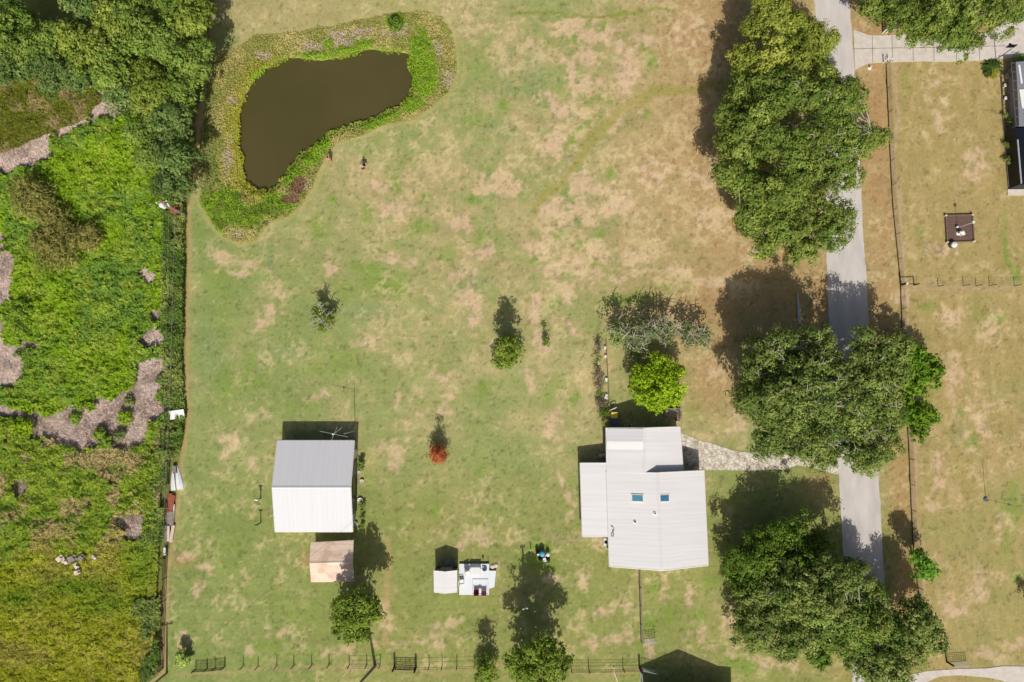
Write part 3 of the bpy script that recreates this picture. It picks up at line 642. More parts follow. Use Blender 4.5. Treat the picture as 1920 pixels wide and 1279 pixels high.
def gable_house(name, label, cat, C, eave, ridge, axis, roofm, wallm, rib=.6, over=.3, wallk=None, rpx=None):
    "C: four projected eave corners NW,NE,SE,SW; axis = direction of the ridge"
    P = [gx(x, y, eave) for x, y in C]; c = sum(P) / 4
    root = thing(name, label, cat, (c[0], c[1], 0))
    if axis == 'x': r0, r1 = (P[0] + P[3]) / 2, (P[1] + P[2]) / 2
    else: r0, r1 = (P[0] + P[1]) / 2, (P[3] + P[2]) / 2
    r0[2] = r1[2] = ridge
    rf = MB()
    if axis == 'x': rf.roof(P[0], P[1], r1, r0, .08, rib); rf.roof(P[2], P[3], r0, r1, .08, rib)
    else: rf.roof(P[1], P[2], r1, r0, .08, rib); rf.roof(P[3], P[0], r0, r1, .08, rib)
    rf.build('roof', roofm, root)
    rc = MB(); w_ = np.array([0, .16, 0]) if axis == 'x' else np.array([.16, 0, 0]); dn = np.array([0, 0, -.015]); up = np.array([0, 0, .05])
    rc.add([r0 - w_ + dn, r0 + up, r0 + w_ + dn, r1 - w_ + dn, r1 + up, r1 + w_ + dn], [(0, 1, 4, 3), (1, 2, 5, 4)]); rc.build('ridge_cap', roofm, root)
    q = [p + (c - p) / np.linalg.norm((c - p)[:2]) * over * 1.3 for p in P]
    return root, P, q, r0, r1
# workshop
root, P, q, r0, r1 = gable_house('workshop', 'large workshop with bright white metal roof ridged east to west', 'outbuilding',
    [(520,826),(664,826),(661,997),(515.5,997)], 2.35, 3.85, 'x', 'roof_b', 'wallgrey', .6, .25)
wl = MB(); wl.prism([tuple(p[:2]) for p in q], 0, 2.3)
for i, j, r_ in ((0, 3, r0), (1, 2, r1)):
    A, B = q[i].copy(), q[j].copy(); A[2] = B[2] = 2.3; C_ = (A + B) / 2; C_[2] = 3.68; off = np.array([.1 if i == 0 else -.1, 0, 0])
    wl.add([A, B, C_, A + off, B + off, C_ + off], [(0, 1, 2), (5, 4, 3), (0, 2, 5, 3), (1, 4, 5, 2)])
wl.build('wall', 'wallgrey', root)
tr = MB()
for p_, q_ in ((P[0], P[1]), (P[3], P[2]), (P[0], r0), (P[3], r0), (P[1], r1), (P[2], r1)): tr.tube([p_ - [0, 0, .07], q_ - [0, 0, .07]], .08, 4)
tr.build('fascia', 'trim', root)
ex = (q[1][0] + q[2][0]) / 2 + .03; ey = q[1][1]
def side_open(name, yc, w_, h_, m, par=root, x=None, z=None, d_=.1):
    return MB().box(((x or ex), yc, z or h_ / 2), (d_, w_, h_)).build(name, m, par)
o = side_open('door', ey - 1.6, 1.1, 2.0, 'white'); MB().box((ex + .08, ey - 1.25, 1.0), (.06, .08, .12)).build('handle', 'dark', o)
side_open('roller_door', ey - 5.9, 3.2, 2.2, 'dark'); side_open('window_box', ey - 8.2, 1.3, 1.1, 'slate', z=1.3); side_open('window_box', ey - 9.8, 1.4, 1.1, 'galv', z=1.3)
# carport
root, P, q, r0, r1 = gable_house('carport', 'small carport with rust streaked tan metal roof below the big workshop', 'carport',
    [(582.5,1017),(663,1013),(664,1090.5),(583,1092)], 2.2, 2.75, 'x', 'carport', 'tan', .5, .25)
for p_ in q: MB().tube([(p_[0], p_[1], 0), (p_[0], p_[1], 2.25)], .07, 6).build('post', 'galv', root)
for p_, r_ in ((q[0], r0), (q[1], r1)):
    MB().tube([(p_[0], q[0][1], 2.15), (p_[0], q[3][1], 2.15)], .05, 5).build('beam', 'galv', root)
# small shed
root, P, q, r0, r1 = gable_house('garden_shed', 'small white roofed shed with gable standing next to the white deck', 'shed',
    [(813,1070),(857.5,1069.5),(857,1111),(813.5,1111)], 2.2, 2.7, 'y', 'roof_shed', 'wallgrey', .5, .12)
wl = MB(); wl.prism([tuple(p[:2]) for p in q], 0, 2.16)
A, B = q[0].copy(), q[1].copy(); A[2] = B[2] = 2.16; C_ = (A + B) / 2; C_[2] = 2.6
wl.add([A, B, C_, A - [0, .1, 0], B - [0, .1, 0], C_ - [0, .1, 0]], [(0, 1, 2), (5, 4, 3), (0, 2, 5, 3), (1, 4, 5, 2)])
wl.build('wall', 'darkwood', root)
yN = (q[0][1] + q[1][1]) / 2 + .03; xc = (q[0][0] + q[1][0]) / 2
dd = MB().box((xc, yN, 1.0), (1.5, .06, 1.95)).build('door', 'wallgrey', root); MB().box((xc + .1, yN + .05, 1.0), (.06, .06, .14)).build('handle', 'trim', dd)
for sx in (-1.15, 1.15):
    f = MB().box((xc + sx, yN, 1.5), (.5, .06, .6)).build('window', 'trim', root); MB().box((xc + sx, yN, 1.5), (.38, .08, .48)).build('pane', 'dark', f)
MB().box((xc + .1, yN + .6, .08), (1.1, .8, .16)).build('step', 'greywood', root)
# barn whose shadow reaches into the picture from below
bN = g(0, 1284)[1]; E_, Rg = 2.5, 4.5
x0, x1, xr = g(1203,1284)[0], g(1345,1284)[0], g(1275,1284)[0]; bS = bN - 11
root = thing('barn', 'gabled barn just below the frame that throws the pointed shadow', 'barn', ((x0 + x1) / 2, (bN + bS) / 2, 0))
MB().roof((x0, bN, E_), (x0, bS, E_), (xr, bS, Rg), (xr, bN, Rg), .1, .6).roof((x1, bS, E_), (x1, bN, E_), (xr, bN, Rg), (xr, bS, Rg), .1, .6).build('roof', 'roof', root)
wl = MB(); wl.prism([(x0 + .3, bN - .3), (x1 - .3, bN - .3), (x1 - .3, bS + .3), (x0 + .3, bS + .3)], 0, E_)
wl.add([(x0 + .3, bN - .3, E_), (x1 - .3, bN - .3, E_), (xr, bN - .3, Rg - .12), (x0 + .3, bN - .5, E_), (x1 - .3, bN - .5, E_), (xr, bN - .5, Rg - .12)], [(0, 1, 2), (5, 4, 3), (0, 2, 5, 3), (1, 4, 5, 2)])
wl.build('wall', 'wallgrey', root)
lx = g(1372,1284)[0]
MB().roof((lx, bS, 2.25), (lx, bN, 2.25), (x1 - .1, bN, 2.42), (x1 - .1, bS, 2.42), .08, .6).build('lean_to_roof', 'roof', root)
for yy in (bN - .2, bS + .2): MB().tube([(lx - .15, yy, 0), (lx - .15, yy, 2.2)], .07, 6).build('post', 'wood', root)
# neighbour's house, cut by the right edge of the frame
root = thing('neighbour_house', 'grey roofed house with white roof panels cut by the right edge', 'house', g(1930,170))
h_ = 2.2
P = [gx(1905,116,h_), gx(2060,108,h_), gx(2070,236,h_), gx(1911,236,h_)]
MB().slab(P, .25).build('roof', 'greyroof', root)
q = [p + (sum(P) / 4 - p) / np.linalg.norm((sum(P) / 4 - p)[:2]) * .35 for p in P]
MB().prism([tuple(p[:2]) for p in q], 0, h_ - .3).build('wall', 'wallgrey', root)
for a_, b_ in (((1908,122),(1917,157)), ((1910,168),(1926,203)), ((1918,214),(1935,234))):
    A = gx(a_[0], a_[1], h_); B = gx(b_[0], b_[1], h_); MB().box(((A[0] + B[0]) / 2, (A[1] + B[1]) / 2, h_ + .06), (B[0] - A[0] - .25, A[1] - B[1], .08), R(5)).build('roof_panel', 'white', root)
gt = MB()
gt.tube([gx(1896,118,2.1), gx(1905,236,2.1)], .05, 5)
for k in range(8):
    A = gx(1896 + 9 * k / 7, 118 + 118 * k / 7, 2.1); gt.tube([A, A + [.7, 0, 0]], .04, 5); gt.tube([A, (A[0], A[1], 0)], .04, 5)
gt.build('trellis', 'slate', root)
P = [gx(1903,240,2.1), gx(2040,240,2.1), gx(2050,346,2.1), gx(1912,346,2.1)]
pr = thing('pool_enclosure', 'dark screened enclosure below the grey roofed house on the right', 'enclosure', tuple(P[0] * [1, 1, 0]))
MB().prism([tuple(p[:2]) for p in P], .1, 2.1).build('screen', 'screen', pr)
MB().tube([gx(1908,262,2.2), gx(1915,344,2.2)], .09, 5).build('frame_bar', 'galv', pr)
MB().box(((P[2][0] + P[3][0]) / 2, P[3][1] - .45, .08), (10, .8, .16)).build('base_slab', 'concrete', pr)
# =================================================================== TREES
T = tree
UG = 'oaks along the north of the road'
T('oak_tree', 'yellowish green oak nearest the top edge beside the road', 'tree', [(1425,45,42,9),(1495,38,50,10),(1535,72,36,9),(1470,100,58,10.5),(1395,108,34,8.5),(1545,125,40,9),(1465,8,44,9)], 'oaky', clump=1.4, leaf=.34, dens=50, group=UG, seed=11, bark='palebark')
T('oak_tree', 'widest oak by the road, with a limb of foliage reaching over the brown verge', 'tree', [(1392,178,48,9),(1455,185,62,11),(1535,175,58,11),(1590,182,36,9),(1636,250,34,7),(1580,250,56,10.5),(1500,270,64,11.5),(1385,268,56,9.5),(1372,215,42,8.5),(1420,228,46,10.5)], 'oak', clump=1.4, leaf=.34, dens=50, group=UG, seed=12, bark='palebark', twigs=4)
T('oak_tree', 'dark lower oak of the roadside row, with bare twigs poking over the road', 'tree', [(1372,325,42,9),(1440,345,64,10.5),(1520,345,60,10.5),(1585,315,38,8.5),(1415,405,46,8.5),(1480,420,58,9.5),(1555,415,52,8),(1505,458,38,7),(1440,450,30,7)], 'oak', clump=1.4, leaf=.34, dens=50, group=UG, seed=13, bark='palebark')
T('oak_tree', 'huge spreading oak over the road beside the house, with pale branches showing', 'tree',
  [(1436,685,50,9),(1440,648,26,9.5),(1498,650,44,11),(1480,720,68,12.5),(1560,680,64,12.5),(1635,660,46,9),(1550,760,78,13),(1635,745,60,10),(1430,755,48,8.5),(1455,820,48,8),(1535,825,48,8.5),(1615,825,52,8.5),(1622,868,28,6),(1684,650,34,8),(1678,705,42,8),(1672,775,42,7.5),(1655,835,36,7)], 'oakg', clump=1.4, leaf=.34, dens=50, loose=.24, seed=14, bark='palebark', twigs=12, flat=.65)
T('citrus_tree', 'rounded dark green tree at the right edge of the huge oak', 'tree', [(1722,705,42,5.2),(1705,662,32,5.5),(1738,690,28,4.6)], 'citrus', clump=.8, dens=34, seed=15)
T('citrus_tree', 'smaller rounded green tree below the other one by the wire fence', 'tree', [(1730,790,34,4.2),(1700,765,22,4)], 'citrus', clump=.8, dens=34, seed=16)
T('broadleaf_tree', 'glossy dark green tree southwest of the road, its shadow on lawn', 'tree', [(1482,1003,48,7.5),(1428,1035,46,7.5),(1500,1050,54,8),(1408,1078,42,6),(1530,1030,32,6.5),(1400,1045,30,6)], 'dark', clump=1.25, leaf=.3, dens=58, seed=17, group='trees at the lower road')
T('oak_tree', 'grey green oak leaning its crown across the lower road', 'tree', [(1420,1120,44,7),(1480,1112,52,8.5),(1550,1100,48,9.5),(1608,1092,34,9.5),(1600,1145,40,8),(1460,1178,54,7.5),(1525,1165,52,8.5),(1420,1188,36,5.5)], 'oakg', clump=1.4, leaf=.34, dens=50, loose=.22, seed=18, bark='palebark', group='trees at the lower road')
T('oak_tree', 'dark narrow oak between two wider crowns at the foot of the road', 'tree', [(1640,1150,42,8.5),(1615,1180,40,7.5),(1590,1200,36,7)], 'oak', clump=1.4, leaf=.34, dens=50, seed=19, bark='palebark', group='trees at the lower road')
T('oak_tree', 'broad olive oak at the bottom right beside the metal gate', 'tree', [(1700,1180,54,8.5),(1735,1205,40,7.5),(1680,1235,54,7.5),(1632,1235,48,6.5),(1730,1170,36,7.5),(1640,1205,30,7)], 'oakg', clump=1.4, leaf=.34, dens=50, seed=20, bark='palebark', group='trees at the lower road')
T('young_tree', 'small dark tree on bare ground near the bottom, left of the lane', 'tree', [(1540,1228,24,4),(1552,1200,24,4.5)], 'dark', clump=.7, dens=32, seed=21)
T('young_tree', 'fresh light green young tree by the wire fence near lower right', 'tree', [(1735,1062,25,5.2),(1727,1045,16,4.6),(1742,1074,18,4.2)], 'fresh', clump=.6, dens=34, leaf=.34, seed=22)
T('roadside_tree', 'wide dark green tree over the concrete driveway at top right', 'tree', [(1648,8,30,6),(1700,8,46,8),(1760,14,52,8.5),(1820,18,52,8.5),(1872,12,44,7.5),(1905,15,26,6),(1735,45,30,6.5),(1818,78,32,6),(1785,55,34,7),(1700,-40,60,8),(1800,-50,70,9)], 'oak', clump=1.4, leaf=.34, dens=50, seed=23)
for i, (x, y, r_, h, pl, lb) in enumerate([(1160,622,25,4.4,'hedge','leafy green shrub tree at the left end of the row'),(1190,640,27,3.8,'grey','grey green shrub tree second in the row, wide and low'),(1214,612,26,4.6,'grey','pale shrub tree third in the row, the tallest of them'),
        (1250,617,24,4.2,'grey','silvery shrub tree with pale twigs above the lime green tree'),(1287,626,21,3.8,'grey','sparse silvery shrub tree, next to last on the right of the row'),(1320,630,20,3.7,'grey','sparse silvery shrub tree at the right end of the row')]):
    T('shrub_tree', lb, 'tree', [(x, y, r_, h), (x + 4, y + 12, r_ * .75, h * .6)], pl, clump=.6, cover=.4, dens=24, leaf=.34, loose=.35, seed=30 + i, bark='palebark', group='row of shrub trees above the garden', trunk_r=.08, twigs=6)
T('lime_green_tree', 'round bright lime green tree just above the house', 'tree', [(1237,717,50,5.2),(1212,705,24,4.6),(1262,712,26,4.6),(1240,745,28,3.8),(1218,740,26,3.8),(1265,735,22,3.8)], 'lime', clump=.85, cover=.62, dens=34, leaf=.36, seed=40)
T('lawn_tree', 'upright dark green tree alone in the middle of the lawn', 'tree', [(953,652,27,6.3),(953,664,27,4),(948,670,24,2.6)], 'mid', clump=.6, dens=38, leaf=.34, seed=41, flat=1.2)
T('young_tree', 'tiny thin sapling to the right of the upright lawn tree', 'tree', [(1023,637,5,2.6),(1023,642,8,1.5)], 'dark', clump=.28, dens=46, leaf=.24, seed=42)
T('scrub_tree', 'scraggly small tree with bare grey twigs in the left lawn', 'tree', [(596,584,15,3.2),(616,600,14,2.8),(602,600,18,1.8),(608,613,15,1.1)], 'mid', clump=.42, cover=.5, dens=36, leaf=.28, loose=.5, seed=43, bark='palebark', trunk_r=.07, twigs=4)
T('red_leaved_tree', 'small orange red pointed tree in the lawn right of the workshop', 'tree', [(820,851,20,2.2),(819,852,15,3.4),(818,852,8,5.0)], 'red', base=(822,845), clump=.32, dens=60, leaf=.36, asp=.22, seed=44, flat=1.5)
T('lawn_tree', 'green tree whose shadow falls on the carport', 'tree', [(663,1140,36,7.4),(640,1158,30,5.6),(688,1152,30,6.4),(662,1172,34,4.4)], 'mid', clump=.75, dens=34, leaf=.38, seed=45)
T('lawn_tree', 'tall full green tree cut by the bottom edge near the wire fence', 'tree', [(1008,1238,38,8.9),(978,1248,30,7),(1042,1246,28,7.2),(1008,1272,46,5.8),(1030,1225,24,6.5)], 'mid', clump=.85, dens=32, leaf=.4, seed=46)
T('young_tree', 'small green tree on the boundary fence left of the tall one', 'tree', [(912,1252,20,4.2),(912,1264,22,2.8)], 'mid', clump=.5, dens=40, leaf=.32, seed=47)
T('shrub', 'pale lime leafy bush at the bottom left corner of the fence', 'shrub', [(338,1234,12,1.9),(347,1240,9,1.2),(336,1243,9,.9)], 'pale', clump=.35, dens=44, leaf=.42, seed=48, crown='foliage')
T('shrub', 'bush at the right edge whose shadow shows low on the lawn', 'shrub', [(1936,1128,14,2.2)], 'dark', clump=.4, dens=40, leaf=.3, seed=49, crown='foliage')
WG = 'woodland trees in the top left corner'
WOOD = [(30,62,52,9,'wood','tree at the left edge of the wood, second row from the top'),(18,118,42,8,'woodd','darker tree hard against the left edge of the wood'),(88,62,34,8.5,'wood','tree above the dark gap, left part of the wood'),(92,118,50,8,'woodd','bluish green tree on the lower left rim of the wood'),(152,86,46,9,'woody','yellow green tree left of the middle of the wood'),
    (196,38,44,9,'woody','yellow green tree near the top edge, mid wood'),(248,48,50,9.5,'wood','bright mid green tree by the top edge of the wood'),(300,82,44,9,'wood','green tree in the upper right of the wood'),(346,34,46,9.5,'woody','yellow tinged tree at the top right corner of the wood'),(352,110,38,8.5,'wood','tree on the right rim beside the mown strip'),
    (215,118,48,8.5,'wood','mid green tree at the centre of the wood'),(140,142,38,7,'woodd','low dark tree on the wood rim above the olive grass'),(288,168,46,8,'woody','bright leafed tree above the pond side of the wood'),(345,165,34,7.5,'wood','tree on the right rim left of the pond bank'),(228,178,36,6.5,'woodd','shaded tree on the lower rim of the wood'),(272,225,40,6.5,'wood','green tree below the bright leafed one'),
    (325,222,40,7.5,'woodd','dark tree on the right rim opposite the pond'),(322,282,40,7,'woodd','dark tree beside the dark strip left of the pond'),(318,335,38,6.2,'woodd','last tree of the wood down towards the utility pole'),(270,290,32,4.5,'wood','low green tree in front of the marsh vines'),(150,8,34,8,'woodd','brownish tree cut by the top edge of the frame'),(14,14,40,7,'woodd','dark tree in the very top left corner'),(300,-10,60,9,'wood','tree mostly above the top edge, right part of the wood')]
for i, (x, y, r_, h, pl, lb) in enumerate(WOOD):
    q_ = random.Random(i)
    T('woodland_tree', lb, 'tree', [(x, y, r_, h)] + [(x + q_.uniform(-.6, .6) * r_, y + q_.uniform(-.6, .6) * r_, r_ * .6, h * q_.uniform(.8, .98)) for k in range(2)], pl, clump=1.25, leaf=.36, dens=42, seed=60 + i, group=WG)
for i, (x, y, r_, h, lb) in enumerate([(52,368,44,3.6,'olive willow bush at the left edge among the vines'),(100,410,34,3.0,'small olive willow bush between two larger ones'),(96,462,48,3.4,'largest olive willow bush low in the marsh'),(158,440,30,2.8,'dull olive willow bush nearest to the utility pole')]):
    T('willow_bush', lb, 'bush', [(x, y, r_, h), (x - r_ * .4, y - r_ * .2, r_ * .6, h * .9), (x + r_ * .4, y + r_ * .3, r_ * .6, h * .8)], 'willow', clump=.65, dens=30, leaf=.42, asp=.25, loose=.3, seed=90 + i, crown='foliage', group='willow bushes in the marsh')
SH = [(38,580,20,'round bush on the dead reeds, first down the left edge','bush'),(48,657,10,'round dark bush on the pale reeds, small and tight','hedge'),(30,664,8,'smallest round bush on the pale reeds','hedge'),(38,612,18,'round bush below the first one on the left edge','bush'),(232,783,14,'round yellow green bush alone in the dead reeds','lime'),(222,816,12,'round grey green bush below the yellow green one','grey'),(184,812,13,'bush at the left of the grey green one','bush'),(196,828,14,'low bush on the lower rim of the dead reeds','bush'),
    (241,752,9,'small dark bush on the upper rim of the dead reeds','hedge'),(300,712,10,'small bush at the right rim of the dead reeds','hedge'),(96,262,9,'small bush on the pink reed strip in the upper marsh','bush'),(94,293,6,'tiny bush at the tip of the upper reed strip','bush'),(140,785,12,'bush leaning over the dead reeds, left middle','bush'),(740,42,14,'dark green bush on the top bank of the pond','dark'),(100,252,6,'tiny olive bush above the pink reed strip','bush'),(40,800,18,'yellow green bush ringed by tan grass at the left','lime')]
for i, (x, y, r_, lb, pl) in enumerate(SH):
    h = max(.7, r_ * .085)
    T('round_bush', lb, 'bush', [(x, y, r_, h)], pl, clump=.32, dens=54, leaf=.3, seed=120 + i, crown='foliage', group='round bushes', loose=.12)
# cycad: rosette of fronds
root = thing('cycad', 'spiky yellow green cycad palm at the corner of the concrete driveway', 'palm', g(1861,127))
c = gx(1861,127,.5); r_ = np.random.default_rng(5); Pn, Nn, Tn, St = [], [], [], MB()
for k in range(34):
    a = k * 2.4; L = 1.25 * r_.uniform(.8, 1.1); el = r_.uniform(.2, 1.0); dv = np.array([math.cos(a), math.sin(a), 0])
    pts = [c + dv * L * t * math.cos(el * (1 - t)) + np.array([0, 0, L * (math.sin(el) * t - .75 * t * t)]) for t in np.linspace(0, 1, 6)]
    St.tube(pts, .02, 4); s = np.array([-dv[1], dv[0], 0]); col = lin((150,152,44)) if math.sin(a) < -.2 and math.cos(a) > -.3 else lin((72,98,34))
    for t in np.linspace(.12, 1, 13):
        p = c + dv * L * t * math.cos(el * (1 - t)) + np.array([0, 0, L * (math.sin(el) * t - .75 * t * t)])
        for sg in (-1, 1): Pn.append(p + s * sg * .13 * (1.2 - t * .7)); Nn.append(np.array([0, 0, 1]) + s * sg * .3); Tn.append(col * r_.uniform(.7, 1.2))
link('fronds', cards(np.array(Pn), np.array(Nn), np.full(len(Pn), .3), np.array(Tn), .35, 'fronds'), 'leaf', root); St.build('frond_stems', 'green', root)
MB().lathe((c[0], c[1], 0), [(.22, 0), (.18, .5)], 10).build('trunk', 'bark', root)
# =================================================================== MARSH AND BANK GROWTH (uncountable)
def growth(name, N0, box_, keep, hfun, cols, leaf, m='leaf', asp=.5, seed=1, label=None, upright=.0, clumpy=1.0):
    "scatter leaf sprays over an uneven canopy"
    r_ = np.random.default_rng(seed); x0, y0, x1, y1 = box_
    px = r_.uniform(x0, x1, N0); py = r_.uniform(y0, y1, N0)
    dx, dy = px - 960, 639.5 - py; Z = dy * ST - FPX * CT; k = -HC / Z; X = dx * k; Y = (dy * CT + FPX * ST) * k
    ok = keep(px, py, X, Y); px, py, X, Y = px[ok], py[ok], X[ok], Y[ok]; n = len(X)
    def hf(a, b): return hfun(a, b)
    h = hf(X, Y); e = .12; nx_ = (hf(X + e, Y) - h) / e; ny_ = (hf(X, Y + e) - h) / e
    zz = np.maximum(.05, h * r_.uniform(.72, 1.05, n))
    Nn = np.stack([-nx_, -ny_, np.ones(n)], 1); Nn /= np.linalg.norm(Nn, axis=1, keepdims=True); Nn += r_.normal(size=(n, 3)) * np.array([.45, .45, .2]); Nn[:, 2] = np.abs(Nn[:, 2]) * (1 - upright)
    T_ = cols(px, py, X, Y, r_)
    global rng; rng = np.random.default_rng(seed + 1)
    me = cards(np.stack([X, Y, zz], 1), Nn, leaf * r_.uniform(.6, 1.35, n), T_, asp, name)
    return tag(link(name, me, m), label, kind='stuff')
def deadmask(px, py, X, Y):
    wob = (fbm(X, Y, 2.2, 5, 4, .7) - .5) * 50 + (fbm(X, Y, .6, 15, 3, .7) - .5) * 12
    dd = np.full(px.shape, 1e9)
    for D in DEAD: dd = np.minimum(dd, sdist(px, py, D))
    return dd + wob
def mixc(a, b, m): m = np.clip(m, 0, 1)[:, None]; return a * (1 - m) + b * m
def inmarsh(px, py, X, Y): return sdist(px, py, MARSH) + (fbm(X, Y, 1.5, 9, 3) - .5) * 8 < 0
OLIVE = [(-20,150),(60,140),(170,160),(190,190),(150,225),(90,245),(30,270),(-20,285)]
def k_vine(px, py, X, Y):
    return inmarsh(px, py, X, Y) & (deadmask(px, py, X, Y) > 0) & (py < 800) & (px < 312 + 8 * (py < 400)) & (sdist(px, py, OLIVE) > 0)
def h_vine(X, Y): return .3 + .8 * fbm(X, Y, 2.4, 51, 2) ** 1.6 + .45 * np.abs(fbm(X, Y, .9, 55, 2) * 2 - 1)
def c_vine(px, py, X, Y, r_):
    n = fbm(X, Y, 5, 57, 4); n2 = fbm(X, Y, 1.3, 58, 3)
    c = mixc(lin((140,172,38))[None], lin((118,152,58))[None], sstep(.42, .62, n * .6 + n2 * .4))
    c = mixc(c, lin((170,188,62))[None], sstep(.5, .7, n2) * .6)
    return c * (1 + r_.normal(size=(len(px), 1)) * .14)
growth('marsh_vines', 150000, (-40,130,325,800), k_vine, h_vine, c_vine, .40, seed=201, label='bright green vines and broad leaved weeds covering the marsh', asp=.7)
def k_hedge(px, py, X, Y):
    m = inmarsh(px, py, X, Y)
    return m & (((px > 308) & (py > 380) & (py < 860)) | ((px > 292 - sstep(1100, 1250, py) * 14 + (fbm(X, Y, 3.5, 215, 4, .6) - .5) * 150) & (py >= 790)) ) & (deadmask(px, py, X, Y) > -4) & (px < np.where(py > 860, 318 - sstep(880, 1010, py) * 8, 400)) & (fbm(X, Y, 1.2, 211, 3) > .3)
def h_hedge(X, Y): return .4 + 1.0 * fbm(X, Y, 1.5, 61, 3)
def c_hedge(px, py, X, Y, r_):
    n = fbm(X, Y, 2.2, 67, 4); c = mixc(lin((104,132,54))[None], lin((148,162,82))[None], sstep(.4, .65, n)); return c * (1 + r_.normal(size=(len(px), 1)) * .18)
growth('hedge_growth', 60000, (255,370,400,1279), k_hedge, h_hedge, c_hedge, .34, seed=202, label='dense dark green strip of weeds along the marsh fence')
def k_low(px, py, X, Y): return inmarsh(px, py, X, Y) & (deadmask(px, py, X, Y) > 0) & (py >= 790) & (px < 304 - sstep(900, 1250, py) * 12) & ((fbm(X, Y, 1.6, 223, 4) > .2) | (py > 1020))
def h_low(X, Y):
    py_ = 639.5 - (Y / HC * FPX - FPX * ST) ; t = sstep(1000, 1060, py_)
    return (.25 + .9 * fbm(X, Y, 1.6, 71, 3) ** 1.5) * (1 - .5 * t) + .15 + .3 * np.abs(fbm(X, Y, .8, 73, 2) * 2 - 1)
def c_low(px, py, X, Y, r_):
    n = fbm(X, Y, 3, 77, 4); n2 = fbm(X, Y, 1, 78, 3)
    a = mixc(lin((156,178,60))[None], lin((198,180,124))[None], sstep(.47, .58, n)); a = mixc(a, lin((126,160,52))[None], sstep(.52, .66, n2) * .7)
    b = mixc(lin((166,172,44))[None], lin((172,166,72))[None], sstep(.45, .65, n)); b = mixc(b, lin((194,192,80))[None], sstep(.5, .65, n2) * .6)
    b = mixc(b, lin((134,160,42))[None], blob(px, py, [(150,1100,80,22),(270,1060,30,60),(40,1120,40,24),(200,1130,60,26)]) * 1.1)
    c = mixc(a, b, sstep(990, 1060, py + (n - .5) * 120))
    return c * (1 + r_.normal(size=(len(px), 1)) * .16)
growth('marsh_grass', 130000, (-40,785,315,1320), k_low, h_low, c_low, .36, seed=203, label='yellow green tall grass filling the lower marsh', asp=.3)
def k_olive(px, py, X, Y): return inmarsh(px, py, X, Y) & (sdist(px, py, OLIVE) + (fbm(X, Y, 2, 231, 3) - .5) * 20 < 6) & (fbm(X, Y, 1.3, 233, 3) > .22)
growth('olive_grass', 26000, (-40,130,200,300), k_olive, lambda X, Y: .2 + .5 * fbm(X, Y, 1.2, 81, 3), lambda px, py, X, Y, r_: mixc(lin((124,130,42))[None], lin((172,156,104))[None], sstep(.45, .65, fbm(X, Y, 2, 83, 4))) * (1 + r_.normal(size=(len(px), 1)) * .15), .34, seed=204, label='dark olive grass between the wood and the pink reeds', asp=.3)
growth('dead_reeds', 90000, (-40,170,330,1010), lambda px, py, X, Y: inmarsh(px, py, X, Y) & (deadmask(px, py, X, Y) < 3), lambda X, Y: .05 + .12 * fbm(X, Y, 1.0, 91, 3),
       lambda px, py, X, Y, r_: mixc(lin((216,200,190))[None], lin((160,144,134))[None], sstep(.4, .66, fbm(X, Y, 1.6, 93, 4)) * .8 + sstep(700, 800, py) * .3) * (1 + r_.normal(size=(len(px), 1)) * .16), .5, 'reed', .14, seed=205, label='flattened pinkish grey dead reeds lying in the marsh')
PNK = [(640,75,60,16,-8),(590,88,30,12),(745,60,30,10,-8),(490,106,18,10),(680,60,30,10),(820,90,14,20),(835,150,14,20),(570,350,18,16,40),(545,372,24,10),(440,185,10,16),(430,290,10,40),(500,416,16,5),(450,440,14,8)]
GRN = [(600,103,46,6,-6),(650,95,22,5),(788,100,18,34,0,1.4),(792,150,20,30,0,1.4),(775,195,20,14,-35),(720,225,40,8,-25),(600,275,22,14,-40),(580,300,14,14),(555,330,12,22,30),(520,380,30,18),(460,400,46,24),(420,385,36,30),(740,40,16,12),(480,140,14,10,-40),(615,82,12,7),(680,82,16,8),(400,430,20,20)]
def k_bank(px, py, X, Y):
    w2 = (fbm(X, Y, 1.3, 241, 4, .7) - .5) * 24
    return (sdist(px, py, BANK) + w2 * .6 < -1) & (sdist(px, py, POND) + w2 > -1)
def h_bank(X, Y):
    px, py = proj(X, Y); gr = blob(px, py, GRN); pk = blob(px, py, PNK)
    low = blob(px, py, [(470,400,80,45),(560,350,30,40)])
    return (.08 + .22 * fbm(X, Y, 1.1, 95, 3) + gr * .35 * fbm(X, Y, .8, 96, 2) + low * .8 * fbm(X, Y, 1.4, 97, 2)) * (1 - .4 * pk) - .18 * sstep(12, 0, sdist(px, py, POND))
